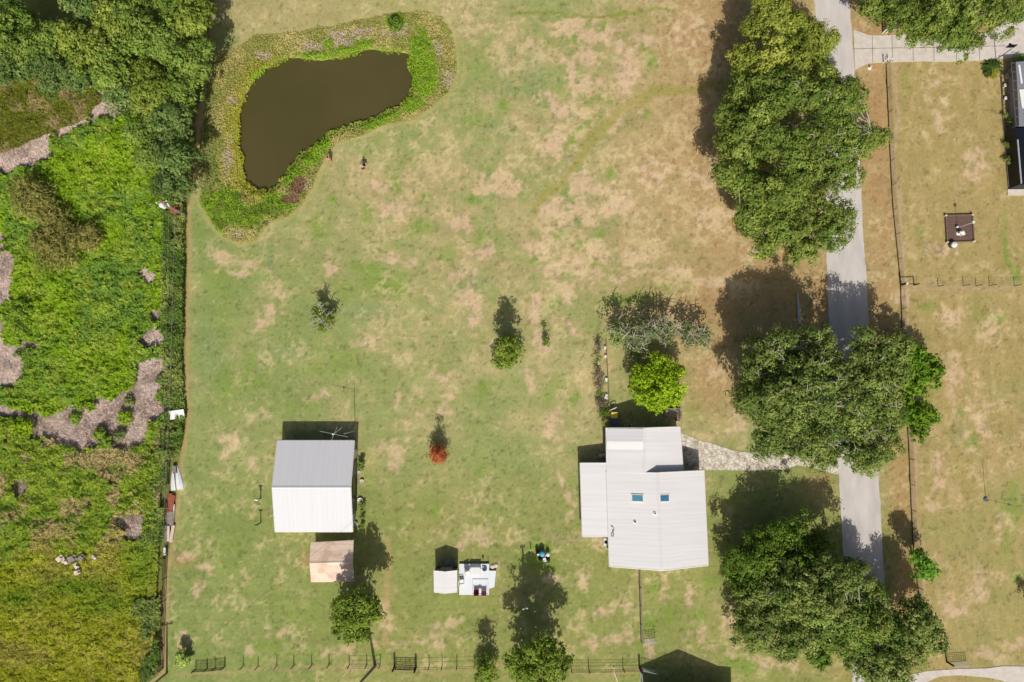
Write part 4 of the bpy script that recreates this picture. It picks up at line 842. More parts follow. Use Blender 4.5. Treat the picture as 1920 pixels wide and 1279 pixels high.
def c_bank(px, py, X, Y, r_):
    n = fbm(X, Y, 2.2, 98, 4); n2 = fbm(X, Y, .8, 99, 3); wx = (n - .5) * 26; wy = (n2 - .5) * 20
    c = mixc(lin((168,170,90))[None], lin((202,190,120))[None], sstep(.4, .6, n))
    pdist = sdist(px, py, POND); c = mixc(c, lin((150,180,50))[None], sstep(10, 3, pdist) * .8); inner = sstep(36, 10, pdist) * sstep(540, 480, px); c = mixc(c, lin((186,182,54))[None], inner * .7)
    c = mixc(c, lin((132,150,88))[None], sstep(420, 385, px) * .6)
    pk = blob(px + wx, py + wy, PNK); c = mixc(c, lin((210,190,168))[None], sstep(.3, .9, pk + (n2 - .5)) * .9)
    gr = blob(px + wx, py + wy, GRN); c = mixc(c, lin((138,182,34))[None], sstep(.12, .5, gr + (n2 - .5) * .6) * .95)
    dk = blob(px + wx, py + wy, [(470,400,80,45),(400,420,30,40),(400,330,14,60),(560,360,30,30)]); c = mixc(c, lin((106,134,46))[None], sstep(.5, .9, dk + (n2 - .5) * 1.2) * .7)
    br = blob(px, py, [(560,350,16,20,30),(545,375,22,9)]); c = mixc(c, lin((150,108,94))[None], sstep(.35, .6, br + (n2 - .5) * .5))
    return c * (1 + r_.normal(size=(len(px), 1)) * .15)
growth('pond_bank_growth', 120000, (362,15,864,464), k_bank, h_bank, c_bank, .27, seed=206, label='weeds and tufted grass on the bank around the pond', asp=.35)
# =================================================================== FENCES
def run(mb, pts, h, r_, n=4):
    for a, b in zip(pts, pts[1:]): mb.tube([gx(*a) + [0, 0, h], gx(*b) + [0, 0, h]], r_, n)
def fence(label, pts, step, ph, rails, rr_=.02, m_post='darkwood', m_rail='wire', pr=.055, mesh=0, skip=(), group=None, posts=None, name='wire_fence', meshr=.008, base=False):
    root = thing(name, label, 'fence', g(*pts[0]), group)
    W = [gx(*p) for p in pts]; tot = [0]
    for a, b in zip(W, W[1:]): tot.append(tot[-1] + np.linalg.norm(b - a))
    def at(s):
        for i in range(len(W) - 1):
            if s <= tot[i + 1] + 1e-6: return W[i] + (W[i + 1] - W[i]) * ((s - tot[i]) / max(1e-6, tot[i + 1] - tot[i]))
        return W[-1]
    q_ = random.Random(int(pts[0][0]))
    PP = [gx(*p) for p in posts] if posts else [at(tot[-1] * i / max(1, round(tot[-1] / step))) for i in range(max(1, round(tot[-1] / step)) + 1)]
    for p in PP:
        l_ = q_.uniform(-.04, .04); hh = ph * q_.uniform(.95, 1.06)
        MB().tube([(p[0], p[1], -.1), (p[0] + l_, p[1] + l_ * .5, hh)], [pr * 1.05, pr], 6).build('post', m_post, root)
    if rails:
        mb = MB()
        for h in rails:
            for i in range(len(W) - 1): mb.tube([W[i] + [0, 0, h], W[i + 1] + [0, 0, h]], rr_, 4)
        mb.build('rails' if rr_ > .03 else 'wires', m_rail, root)
    if base:  # dark strip added along the base, standing in for the mesh's own shadow
        mb = MB()
        for i in range(len(W) - 1): mb.tube([W[i] + [0, 0, .07], W[i + 1] + [0, 0, .07]], .055, 4)
        mb.build('base_shade_strip', 'darkwood', root)
    if mesh:
        mb = MB(); n = int(tot[-1] / mesh)
        for i in range(n + 1): p = at(tot[-1] * i / n); mb.tube([p + [0, 0, .03], p + [0, 0, max(rails) if rails else ph - .1]], meshr, 3, False)
        mb.build('mesh_panel', m_rail, root)
    return root
fence('long wire fence between the brown verge and the right hand lawn', [(1661,122),(1667,260),(1673,380),(1681,460),(1688,533)], 3.2, 1.25, (.3,.6,.9,1.15), .012, m_rail='wire', mesh=.12, meshr=.009, base=True, m_post='greywood', group='roadside wire fences')
fence('wire fence continuing down past the huge oak and the small green trees', [(1688,533),(1691,620),(1697,740),(1703,830),(1708,950),(1714,1060),(1722,1110),(1728,1150)], 3.2, 1.25, (.3,.6,.9,1.15), .012, m_rail='wire', mesh=.12, meshr=.009, base=True, m_post='greywood', group='roadside wire fences')
fence('post and wire fence crossing the right lawn to the edge', [(1713,535),(1759,537),(1806,536),(1855,536),(1902,536),(1950,535)], 3, 1.25, (.4,.75,1.1), .012, posts=[(1713,535),(1759,537),(1806,536),(1830,536),(1855,536),(1902,536),(1950,535)])
root = thing('corner_brace', 'thick corner post with a rail brace where the two fences meet', 'fence post', g(1688,535))
MB().tube([g(1688,535,-.1), (g(1688,535)[0], g(1688,535)[1], 1.6)], .12, 8).build('post', 'darkwood', root)
MB().tube([g(1713,535,-.1), (g(1713,535)[0], g(1713,535)[1], 1.3)], .08, 8).build('post', 'darkwood', root)
MB().tube([(g(1688,535)[0], g(1688,535)[1], 1.15), (g(1713,535)[0], g(1713,535)[1], 1.15)], .06, 6).build('rail', 'darkwood', root)
MB().lathe((*g(1688,535)[:2], 1.6), [(.16, 0), (.13, .08), (.02, .12)], 8).build('post_cap', 'white', root)
for x, y, lb in [(456,1248,'first bare post from the left along the lower boundary'),(484,1249,'leaning second bare post along the lower boundary'),(519,1248,'third bare post along the lower boundary'),(551,1247,'fourth bare post along the lower boundary'),(585,1247,'fifth bare post along the lower boundary'),(617,1246,'last bare post before the mesh fence, lower boundary')]:
    b = g(x, y); l_ = rr.uniform(-.08, .08)
    o = MB().tube([(b[0], b[1], -.1), (b[0] + l_, b[1], 1.28)], [.06, .05], 7).tube([(b[0], b[1], .25), (b[0] + .32, b[1] + .02, .02)], .02, 4).build('fence_post', 'darkwood'); tag(o, lb, 'fence post', 'bare posts on the lower boundary')
tag(MB().tube([gx(430,1249,1.0), gx(540,1248,.96), gx(640,1246,1.0)], .006, 3).build('fence_wire', 'wire'), 'thin wire strung between the bare boundary posts', 'wire')
fence('short dense picket panel beside the pale bush at bottom left', [(366,1254),(384,1253),(400,1252),(423,1249)], 1.6, 1.25, (.25,.6,1.0,1.12), .02, mesh=.16, m_rail='darkwood', meshr=.028, name='picket_panel', posts=[(368,1254),(389,1252),(404,1251),(422,1249)])
fence('mesh fence panel at the foot of the leaning utility pole', [(654,1247),(676,1247),(700,1247),(713,1246)], 2.2, 1.3, (.1,.6,1.15), .022, mesh=.2, posts=[(655,1247),(688,1246),(713,1246)], m_rail='wire', group='lower boundary fences')
fence('wire fence with post braces between two lower boundary trees', [(741,1248),(780,1250),(805,1249),(829,1248),(857,1248),(890,1246)], 2.6, 1.35, (.5,1.05), .02, mesh=.0, posts=[(805,1248),(829,1248),(857,1248),(890,1246)], m_rail='darkwood', group='lower boundary fences')
fence('wire fence with reddish dirt under it, right of the tall tree', [(1070,1254),(1103,1254),(1135,1254),(1168,1253),(1199,1252)], 2.3, 1.45, (.35,.75,1.1), .026, mesh=.35, posts=[(1071,1254),(1104,1254),(1168,1253)], m_rail='darkwood', group='lower boundary fences')
def gate(label, a, b, h, bars, m='galv', verts=4, name='field_gate', r_=.03, lift=.15, group=None):
    A, B = gx(*a), gx(*b); root = thing(name, label, 'gate', tuple(A), group); fr = MB()
    A0, B0 = A + [0, 0, lift], B + [0, 0, lift]; A1, B1 = A + [0, 0, h], B + [0, 0, h]
    for p, q in ((A0, B0), (A1, B1), (A0, A1), (B0, B1)): fr.tube([p, q], r_, 6)
    fr.build('frame', m, root); br = MB()
    for i in range(1, bars): z = lift + (h - lift) * i / bars; br.tube([A + [0, 0, z], B + [0, 0, z]], r_ * .6, 5)
    for i in range(1, verts): k = i / verts; p = A * (1 - k) + B * k; br.tube([p + [0, 0, lift], p + [0, 0, h]], r_ * .6, 5)
    br.build('bars', m, root); return root
gate('galvanised gate between two thick dark posts on the lower boundary', (743,1249), (778,1250), 1.1, 4, m='darkwood', r_=.045, group='gates')
for x, y, lb in ((740,1249,'thick dark gate post, left one of the lower boundary gate'), (780,1251,'thick dark gate post, right one of the lower boundary gate'), (1199,1252,'thick corner post where the lane fence meets the boundary')):
    b = g(x, y); o = MB().tube([(b[0], b[1], -.1), (b[0], b[1], 1.65)], .13, 8).lathe((b[0], b[1], 1.65), [(.13, 0), (.05, .06)], 8).build('gate_post', 'darkwood'); tag(o, lb, 'gate post')
gate('grey metal gate standing open over the barn shadow', (1203,1251), (1230,1257), 1.25, 5, group='gates')
gate('grey metal garden gate standing open in the lawn below the house', (1206,1200), (1228,1198), 1.2, 5, group='gates')
gate('grey metal gate beside the lane at bottom right', (1778,1243), (1811,1241), 1.25, 5, verts=8, group='gates')
tag(MB().tube([g(1774,1240,-.1), (g(1774,1240)[0], g(1774,1240)[1], 1.5)], .12, 8).lathe((*g(1774,1240)[:2], 1.5), [(.12, 0), (.04, .05)], 8).build('gate_post', 'darkwood'), 'thick dark gate post beside the lane gate', 'gate post')
fence('straight board topped fence running down from the house to the gates', [(1198,1064),(1200,1130),(1202,1202)], 2.4, 1.2, (.15,1.15), .05, m_rail='greywood', mesh=.3, name='garden_fence', m_post='greywood', group='garden fences')
fence('pale railed fence running off the bottom edge beside the barn shadow', [(1200,1256),(1204,1290),(1208,1330)], 2.4, 1.1, (.15,1.1), .06, m_rail='galv', name='garden_fence', m_post='galv', group='garden fences')
fence('dark fence down the left boundary beside the yellow marsh grass', [(314,1040),(311,1130),(309,1180),(307,1252)], 3, 1.2, (.4,.75,1.1), .04, m_rail='darkwood', mesh=.3, group='marsh fences')
fence('thin wire fence along the marsh, half buried in green weeds', [(336,410),(330,640),(325,770),(318,900),(314,1036)], 3, 1.3, (.5,.9,1.2), .02, group='marsh fences', m_post='greywood')
fence('short fence of mixed boards at the bottom left corner', [(305,1254),(290,1266),(262,1290)], 1.6, 1.2, (.3,.7,1.1), .05, m_rail='greywood', name='board_fence', m_post='greywood')
# =================================================================== POLES AND WIRES
def utility_pole(label, base, h, lean=(0, 0), cross=True, box_=False, r_=.14, arm=1.5):
    b = gx(*base); t = b + [lean[0], lean[1], h]; root = thing('utility_pole', label, 'utility pole', tuple(b), 'utility poles')
    MB().tube([b - [0, 0, .2], (b + t) / 2, t], [r_ * 1.2, r_, r_ * .8], 8).build('pole', 'greywood', root)
    if cross: MB().box((t[0], t[1], t[2] - .25), (arm, .1, .12), R(12)).build('crossarm', 'greywood', root)
    for dx in (-arm * .4, arm * .4) if cross else (0,): MB().lathe((t[0] + dx, t[1] + dx * .2, t[2] - .15 if cross else t[2]), [(.05, 0), (.09, .06), (.09, .14), (.03, .2)], 8).build('insulator', 'white', root)
    if box_:
        MB().lathe((t[0] - .32, t[1] - .25, t[2] - 1.5), [(.26, 0), (.3, .05), (.3, .85), (.2, .95)], 12).build('transformer', 'white', root)
        MB().box((t[0] + .35, t[1] - .1, t[2] - 1.1), (.16, .5, .16), R(30)).build('cutout', 'white', root)
    return t
pA = utility_pole('utility pole with white transformer between wood and marsh', (348,403), 6.4, box_=True)
pB = utility_pole('leaning utility pole by the mesh fence at the bottom edge', (704,1249), 7.0, lean=(-1.1, .1), r_=.16)
pC = utility_pole('utility pole rising from the dark tree shadow below the well', (983,1113), 6.2, r_=.12, arm=.6)
sP = gx(313,1262,0) + [0, 0, 6.3]
utility_pole('utility pole standing in the bottom left fence corner', (313,1262), 6.4, r_=.12)
def wire(label, a, b, sag, r_=.009, m='blackwire'):
    a, b = np.array(a, float), np.array(b, float); P = []
    for i in range(25): t = i / 24; p = a * (1 - t) + b * t; p[2] -= 4 * sag * t * (1 - t); P.append(p)
    return tag(MB().tube(P, r_, 4).build('power_line', m), label, 'power line', 'overhead lines')
wire('pale power line running down the marsh edge from the transformer pole', pA - [.3, 0, 1.1], sP - [.3, 0, .8], .9, .011, 'wire')
wire('second pale power line parallel to the first along the marsh edge', pA - [-.2, 0, 1.5], sP - [-.2, 0, 1.3], .9, .011, 'wire')
wire('power line leaving the transformer pole up over the wood', pA - [.1, 0, .4], gx(352,-60,0) + [0, 0, 7], .6, .011, 'wire')
wire('service line crossing the lower left lawn to the workshop corner', sP, gx(661,979,2.9), .8)
wire('power line along the lower boundary between leaning and left poles', pB - [0, 0, .3], sP + [0, 0, .1], .8)
wire('power line from the leaning pole to the pole below the well', pB - [0, 0, .3], pC - [.5, 0, .2], .5)
# antenna mast by the workshop
root = thing('antenna_mast', 'thin mast with television antenna beside the workshop corner', 'antenna', g(666,808)); b = gx(666,808); h = 5.9
t = b + [0, 0, h]; MB().tube([b - [0, 0, .1], t], .045, 6).build('mast', 'galv', root)
an = MB(); A, B = gx(619,816,5.8), gx(670,826,5.8)
an.tube([t + [-3.0, .3, -.1], t + [.45, -.4, -.1]], .02, 5); an.tube([t + [-1.4 + .5, 1.5 - .7, -.1], t + [-1.6, -.9, -.1]], .018, 5); an.tube([t + [-1.4, -.15, -.1], t + [-.3, .75, -.1]], .018, 5)
an.build('antenna_arms', 'galv', root); MB().lathe((t[0] - 1.4, t[1] - .05, t[2] - .16), [(.1, 0), (.13, .08), (.06, .18)], 8).build('antenna_hub', 'white', root)
# =================================================================== DECK AND FURNITURE
root = thing('deck', 'white painted timber deck beside the small shed', 'deck', g(890,1086))
pts = [g(x, y, .3)[:2] for x, y in ((861,1057.5),(917,1057.5),(917,1070),(930,1070.5),(927,1101),(917,1104),(917,1115.5),(861,1115.5))]
MB().prism(pts, .12, .3).build('boards', 'white2', root)
for x, y in ((863,1060),(914,1060),(863,1112),(914,1112),(925,1074)): b = g(x, y, .1); MB().box((b[0], b[1], .06), (.2, .2, .12)).build('footing', 'greywood', root)
DK = .3
def chair(label, px, py, m, rz, group=None, name='outdoor_chair', w_=.62):
    p = gx(px, py, DK); root = thing(name, label, 'chair', tuple(p), group)
    def L(x, y, z): c_, s_ = math.cos(rz), math.sin(rz); return (p[0] + x * c_ - y * s_, p[1] + x * s_ + y * c_, DK + z)
    MB().box(L(0, 0, .4), (w_, .55, .07), rz).build('seat', m, root)
    MB().box(L(0, .3, .7), (w_, .07, .6), rz, -.15).build('backrest', m, root)
    for sx in (-1, 1):
        MB().box(L(sx * w_ / 2, 0, .58), (.06, .55, .05), rz).build('armrest', m, root)
        for y in (-.24, .24): MB().tube([L(sx * (w_ / 2 - .03), y, 0), L(sx * (w_ / 2 - .03), y, .42)], .025, 5).build('leg', m, root)
    return root
CG = 'chairs on the white deck'
chair('dark red deck chair, left one of the two coloured chairs', 893.5, 1108, 'red', R(180), CG); chair('pink deck chair at the bottom edge of the deck', 907.5, 1109, 'pink', R(180), CG)
chair('white chair near the upper left corner of the deck', 876.5, 1074, 'white', R(20), CG); chair('white chair by the left edge of the deck next to the shed', 866, 1090, 'white', R(100), CG)
p = gx(900.5,1106,DK); root = thing('side_table', 'small white round table between the two coloured chairs', 'table', tuple(p)); MB().lathe((p[0], p[1], DK), [(.22, .42), (.22, .46)], 14).build('tabletop', 'white', root); MB().lathe((p[0], p[1], DK), [(.16, 0), (.04, .04), (.04, .42)], 10).build('stem', 'white', root)
root = thing('canopy_frame', 'thin square metal frame lying around the coloured chairs', 'frame', g(901,1099,DK))
cs = [gx(x, y, DK + .02) for x, y in ((886,1086),(915,1086),(915,1114),(886,1114))]
for i in range(4): MB().tube([cs[i] + [0, 0, .03], cs[(i + 1) % 4] + [0, 0, .03]], .025, 5).build('rail', 'galv', root)
p = gx(908.5,1066,DK); root = thing('fire_bowl', 'round dark fire bowl at the top right of the deck', 'fire pit', tuple(p))
MB().lathe((p[0], p[1], DK + .04), [(.12, 0), (.3, .1), (.32, .12), (.26, .1), (.05, .03)], 16).build('bowl', 'navy', root); MB().lathe((p[0], p[1], DK), [(.16, 0), (.14, .04)], 12).build('foot', 'black', root)
p = gx(891.5,1069.5,DK); root = thing('white_table', 'long white slatted table along the top edge of the deck', 'table', tuple(p))
for k in range(5): MB().box((p[0], p[1] - .3 + k * .15, DK + .74), (1.45, .115, .04)).build('slat', 'white', root)
for sx in (-.65, .65):
    for sy in (-.28, .28): MB().box((p[0] + sx, p[1] + sy, DK + .36), (.07, .07, .72)).build('leg', 'white', root)
p = gx(906,1058,0); root = thing('torch_stake', 'garden torch on a stake at the top edge of the deck', 'garden torch', tuple(p))
MB().tube([p, p + [0, 0, .9]], .035, 5).build('stake', 'black', root); MB().lathe((p[0], p[1], .8), [(.05, 0), (.14, .1), (.14, .3), (.04, .42)], 10).build('torch_head', 'galv', root)
for i, (x, y, s) in enumerate(((923.5,1062,.3),(930,1060,.28))):
    b = g(x, y); r_ = random.Random(i); o = MB().lathe((b[0], b[1], -.02), [(s, 0), (s * 1.05, s * .35), (s * .6, s * .7), (.02, s * .8)], 7).build('stone', 'stone'); tag(o, ('pale stone nearer to the deck corner', 'pale stone farther from the deck corner')[i], 'stone')
# =================================================================== WELL EQUIPMENT
root = thing('well_pump', 'well pump with blue tank, white filters and black tanks on green grass', 'well pump', g(1018,1040))
def tank(name, px, py, r_, h, m, z=0.0):
    b = g(px, py); return MB().lathe((b[0], b[1], z), [(r_ * .9, 0), (r_, .08), (r_, h * .8), (r_ * .75, h * .94), (r_ * .2, h)], 14).build(name, m, root)
tank('pressure_tank', 1016, 1036, .36, 1.05, 'blue'); tank('softener_tank', 1013, 1046, .3, .5, 'black'); tank('softener_tank', 1026, 1049, .36, .45, 'black'); tank('filter_tank', 1027, 1038, .26, .8, 'white'); tank('filter_tank', 1008.5, 1037, .18, .8, 'white')
tank('brine_tank', 1007, 1034, .22, .85, 'black')
pp = MB(); a, b, c, d_ = gx(1009,1036,.5), gx(1016,1039,.5), gx(1021,1046,.5), gx(1025,1038,.6)
pp.tube([a, b, c, d_], .06, 6); pp.tube([c, gx(1020.5,1052,.1)], .08, 6); pp.build('pipe', 'white', root)
MB().box((*g(1021,1048)[:2], .45), (.35, .5, .4), R(20)).build('control_box', 'white', root)
b = g(995,1029); o = MB().tube([(b[0], b[1], -.05), (b[0], b[1], .85)], .06, 7).lathe((b[0], b[1], .85), [(.07, 0), (.02, .04)], 7).build('marker_post', 'white'); tag(o, 'short white marker post on the lawn left of the well', 'post')
# =================================================================== LONELY THINGS ON THE LAWN
for x, y, lb, wh in ((489,934,'clothes line pole with white sleeve left of the workshop', True), (489,980,'bare clothes line pole, lower one left of the workshop', False)):
    b = gx(x, y); root = thing('line_pole', lb, 'pole', tuple(b), 'poles left of the workshop')
    MB().tube([b - [0, 0, .1], b + [0, 0, 1.6]], .07, 7).build('pole', 'darkwood', root)
    MB().box((b[0], b[1], 1.6), (.5, .12, .1)).build('arm', 'white' if wh else 'darkwood', root)
    if wh: MB().lathe((b[0], b[1], 1.0), [(.1, 0), (.14, .05), (.14, .5), (.05, .6)], 8).build('sleeve', 'white', root)
o = MB()
b = g(1496.5,578); o = MB().tube([gx(1495,550,.25), gx(1497,578,.2), gx(1499,607,.22)], [.08, .16, .24], 8).build('metal_pipe', 'galv'); tag(o, 'long pale tapered pipe lying in the shadow of the huge oak', 'pipe')
# planted strip left of the garden
root = thing('edging', 'reddish timber edging beside the planted strip left of the garden', 'edging', g(1139,700))
ed = MB(); E1 = [(1136,638),(1138,680),(1140,720),(1142,756)]
for a, b in zip(E1, E1[1:]):
    A, B = gx(*a), gx(*b); c = (A + B) / 2; ed.box((c[0], c[1], .12), (.1, np.linalg.norm(B - A), .26), math.atan2(B[1] - A[1], B[0] - A[0]) - math.pi / 2)
ed.build('board', 'wood', root)
fc = [('mauve','purplish bush at the top of the planted strip'),('hedge','second bush down the planted strip, dark and thin'),('mauve','third bush down the planted strip, beside white stones'),('mauve','fourth bush, mid planted strip, with mauve leaves'),('hedge','fifth bush down the planted strip'),('mauve','sixth bush down the planted strip, above the palm like one'),('dark','spiky dark bush at the foot of the planted strip'),('willow','last bush of the planted strip next to the house')]
for i, (x, y, r_) in enumerate([(1124,650,10),(1122,676,10),(1122,700,9),(1124,718,11),(1125,735,9),(1130,755,12),(1133,775,13),(1133,792,10)]):
    T('garden_bush', fc[i][1], 'bush', [(x, y, r_, 1.5 if i < 6 else 1.9)], fc[i][0], clump=.3, dens=46, leaf=.34, asp=.2, loose=.4, seed=150 + i, crown='foliage', group='bushes in the planted strip')
stn = ['topmost white stone by the edging','white stone by the edging, second down','white stone opposite the lime tree top','elongated white stone by the edging mid way','white stone by the edging, below the long one','lowest white stone by the edging']
for i, (x, y, a, b_) in enumerate([(1121,646,.16,.42),(1134,652,.16,.3),(1122,680,.14,.4),(1136,712,.2,.36),(1136,744,.22,.5),(1135,668,.16,.24)]):
    q = g(x, y); o = MB().box((q[0], q[1], .12), (a * 1.6, b_ * 1.4, .24), rr.uniform(-.3, .3)).box((q[0] + .05, q[1], .26), (a, b_, .08), .4).build('white_stone', 'white'); tag(o, stn[i], 'stone', 'white stones by the edging')
# yard things north of the house
def crate(name, label, cat, px, py, d_, m, z=0, rz=0, lid=None, group=None):
    b = gx(px, py); root = thing(name, label, cat, tuple(b), group)
    MB().box((b[0], b[1], d_[2] / 2 + z), d_, rz).build('body', m, root); MB().box((b[0], b[1], d_[2] + z + .03), (d_[0] + .06, d_[1] + .06, .06), rz).build('lid', lid or m, root)
    return root
crate('plastic_crate', 'yellow plastic crate standing by the rail above the house', 'crate', 1150, 778, (.75, .7, 1.05), 'yellow')
crate('storage_bin', 'slate blue storage bin between the yellow crate and the house', 'bin', 1151, 786, (.8, .55, .9), 'slate')
crate('storage_bin', 'large grey storage box against the house below the blue bin', 'bin', 1149, 798, (1.0, .9, .9), 'slate')
b = gx(1148,767); tag(MB().tube([gx(1142,770,.9), gx(1156,764,.95)], .06, 6).tube([gx(1142,770,0), gx(1142,770,.9)], .04, 6).tube([gx(1156,764,0), gx(1156,764,.95)], .04, 6).build('handrail', 'white'), 'short white handrail above the yellow crate', 'handrail')
for x, y, lb in ((1168,798,'smaller white pot in the house shadow'), (1179,799,'larger white pot in the house shadow')):
    b = g(x, y); root = thing('flower_pot', lb, 'pot', b, 'white pots in the house shadow'); s = .3 if x > 1170 else .2
    MB().lathe((b[0], b[1], 0), [(s * .7, 0), (s, .35), (s * .85, .35), (s * .7, .25)], 12).build('pot', 'white', root); MB().lathe((b[0], b[1], .3), [(s * .8, 0), (s * .2, .15)], 8).build('plant', 'green', root)
root = thing('timber_bench', 'wide grey timber bench under the right side of the lime green tree', 'bench', g(1259,776)); b = gx(1257,775)
MB().box((b[0], b[1], .5), (1.9, 1.0, .08)).build('seat', 'greywood', root); MB().box((b[0], b[1] + .6, .75), (1.9, .12, .5)).build('backrest', 'greywood', root)
for sx in (-.85, .85):
    for sy in (-.4, .4): MB().box((b[0] + sx, b[1] + sy, .23), (.1, .1, .46)).build('leg', 'greywood', root)
b = gx(1270,775); root = thing('timber_planter', 'narrow timber planter at the right corner of the house yard', 'planter', tuple(b)); MB().box((b[0], b[1], .3), (.45, 2.0, .6)).build('box', 'wood', root); T('dry_shrub', 'dry twiggy shrub spilling over the timber planter', 'shrub', [(1274,772,7,1.1),(1275,782,6,.9),(1273,764,6,1)], 'mauve', clump=.22, dens=40, leaf=.28, loose=.4, asp=.2, seed=170, crown='foliage')
for x, y, lb in ((1126,854,'pale potted plant left of the pair beside the house porch'), (1132,853,'pale potted plant right of the pair beside the house porch')):
    b = g(x, y); root = thing('potted_plant', lb, 'potted plant', b); MB().lathe((b[0], b[1], 0), [(.13, 0), (.2, .3), (.16, .3)], 10).build('pot', 'tan', root); MB().lathe((b[0], b[1], .28), [(.22, 0), (.28, .15), (.1, .35)], 7).build('plant', 'stone', root)
root = thing('air_conditioner', 'white air conditioner unit in the corner where porch meets the house', 'air conditioner', g(1134,1014)); b = gx(1134,1014)
MB().box((b[0], b[1], .45), (.5, .9, .8)).build('casing', 'white', root); MB().lathe((b[0], b[1], .86), [(.2, 0), (.2, .03)], 12).build('fan_grille', 'dark', root)
b = gx(1137,1023); root = thing('gas_bottle', 'white gas cylinder below the air conditioner', 'gas cylinder', tuple(b)); MB().lathe((b[0], b[1], 0), [(.18, 0), (.2, .1), (.2, .8), (.1, 1.0)], 12).build('cylinder', 'white', root); MB().lathe((b[0], b[1], 1.0), [(.08, 0), (.08, .12)], 8).build('valve', 'black', root)
# =================================================================== THINGS BESIDE THE WORKSHOP
T('shrub', 'leafy green shrub against the right wall of the workshop', 'shrub', [(675,868,7,1.2),(676,877,6,1)], 'hedge', clump=.25, dens=60, leaf=.3, seed=171, crown='foliage', group='plants beside the workshop')
for i, (x, y, r_, lb) in enumerate([(679,946,6,'upper small plant in the row beside the workshop'),(679,957,4,'second small dark plant in the row beside the workshop'),(679,970,4.5,'third small plant in the row beside the workshop'),(679,985,4.5,'lowest small plant in the row beside the workshop')]):
    T('small_plant', lb, 'plant', [(x, y, r_, .7)], 'hedge', clump=.16, dens=90, leaf=.24, seed=175 + i, crown='foliage', group='plants beside the workshop')
for x, y, s, lb in ((676,938,.35,'white tub of flowers beside the workshop'), (674,885,.2,'small white dish below the workshop shrub'), (679,902,.25,'white stone basin on the bare strip beside the workshop'), (667,982,.3,'white bucket at the lower right corner of the workshop')):
    b = g(x, y); root = thing('white_tub', lb, 'tub', b); MB().lathe((b[0], b[1], 0), [(s * .8, 0), (s, .3), (s * .85, .3), (s * .75, .2)], 12).build('tub', 'white', root); MB().lathe((b[0], b[1], .18), [(s * .7, 0), (s * .3, .12)], 8).build('filling', 'stone', root)
# =================================================================== JUNK ALONG THE MARSH FENCE
root = thing('old_boat', 'upturned white fibreglass boat hull lying by the marsh fence', 'boat', g(331,896))
A, B = gx(329,873), gx(334,918); ax = (B - A); L = np.linalg.norm(ax); ax /= L; sd = np.array([-ax[1], ax[0], 0]); V_, F_ = [], []
for i in range(9):
    t = i / 8; w_ = .9 * min(1, (.18 + t) ** .6); hh = .5 * min(1, .4 + t)
    for k in range(7): a = math.pi * k / 6; V_.append(A + ax * L * t + sd * w_ * math.cos(a) + np.array([0, 0, hh * math.sin(a)]))
for i in range(8):
    for k in range(6): F_.append((i * 7 + k, i * 7 + k + 1, (i + 1) * 7 + k + 1, (i + 1) * 7 + k))
F_ += [tuple(range(7)), tuple(56 + k for k in range(7))[::-1]]
MB().add(V_, F_).build('hull', 'fib', root)
MB().tube([A + ax * .4 + [0, 0, .42], A + ax * L * .5 + [0, 0, .56], B + [0, 0, .52]], .06, 5).build('keel', 'slate', root)
MB().box((*(A + ax * .5)[:2], .3), (.5, 1.0, .4), .2).build('bow_cover', 'greywood', root)
def pile(label, pts, cnt, m, w_, L_, seed, z=.1, name='plank', group=None, rz0=None):
    r_ = random.Random(seed)
    for i in range(cnt):
        pass
PL = [('rusty red roofing sheet topmost of the stack below the boat', (321,925), (319,962), 'rust', .3), ('pinkish metal sheet beside the rusty one below the boat', (327,928), (323,962), 'rust', .22),
      ('grey board under the red sheets by the marsh fence', (322,958), (322,985), 'greywood', .4), ('pale pipe lying alongside the grey board', (328,945), (326,982), 'white', .09),
      ('grey plank on the left of the lowest heap', (311,985), (314,1015), 'greywood', .22), ('pale plank in the middle of the lowest heap', (318,982), (318,1014), 'stone', .18), ('curved pale plank at the right of the lowest heap', (327,984), (322,1016), 'stone', .2), ('short white board below the lowest heap', (311,1026), (311,1040), 'white', .14)]
for i, (lb, a, b, m, w_) in enumerate(PL):
    A, B = gx(*a), gx(*b); c = (A + B) / 2; L = np.linalg.norm(B - A)
    o = MB().box((c[0], c[1], .28 + .05 * (i % 3)), (w_ * 2, L, .05), math.atan2(B[1] - A[1], B[0] - A[0]) - math.pi / 2).box((c[0], c[1], .12), (w_, L * .8, .2), math.atan2(B[1] - A[1], B[0] - A[0]) - math.pi / 2).build('scrap_board', m); tag(o, lb, 'scrap board', 'scrap boards by the marsh fence')
root = thing('scrap_sheet', 'dirty white metal panel propped in the weeds at the marsh edge', 'metal sheet', g(337,777)); c = gx(337,777)
MB().box((c[0], c[1], .75), (1.9, 1.15, .08), R(8), .12).build('sheet', 'fib', root); MB().box((c[0] + .2, c[1] - .5, .35), (1.5, .1, .7), R(8)).build('prop', 'greywood', root)
root = thing('rusty_machine', 'rusty red machine half hidden in weeds by the transformer pole', 'machine', g(334,396)); c = gx(333,396)
MB().box((c[0], c[1], .55), (1.1, .8, .7), .3).build('body', 'rust', root); MB().lathe((c[0] + .3, c[1] - .2, .9), [(.25, 0), (.25, .35), (.1, .45)], 10).build('drum', 'rust', root); MB().tube([c + [-1.2, -.6, .3], c + [1.2, .9, .5]], .08, 6).build('drawbar', 'rust', root)
for sx in (-.6, .6): MB().tube([c + [sx, -.5, .35], c + [sx + .12, -.5, .35]], .35, 12).build('wheel', 'black', root)
RB = random.Random(8)
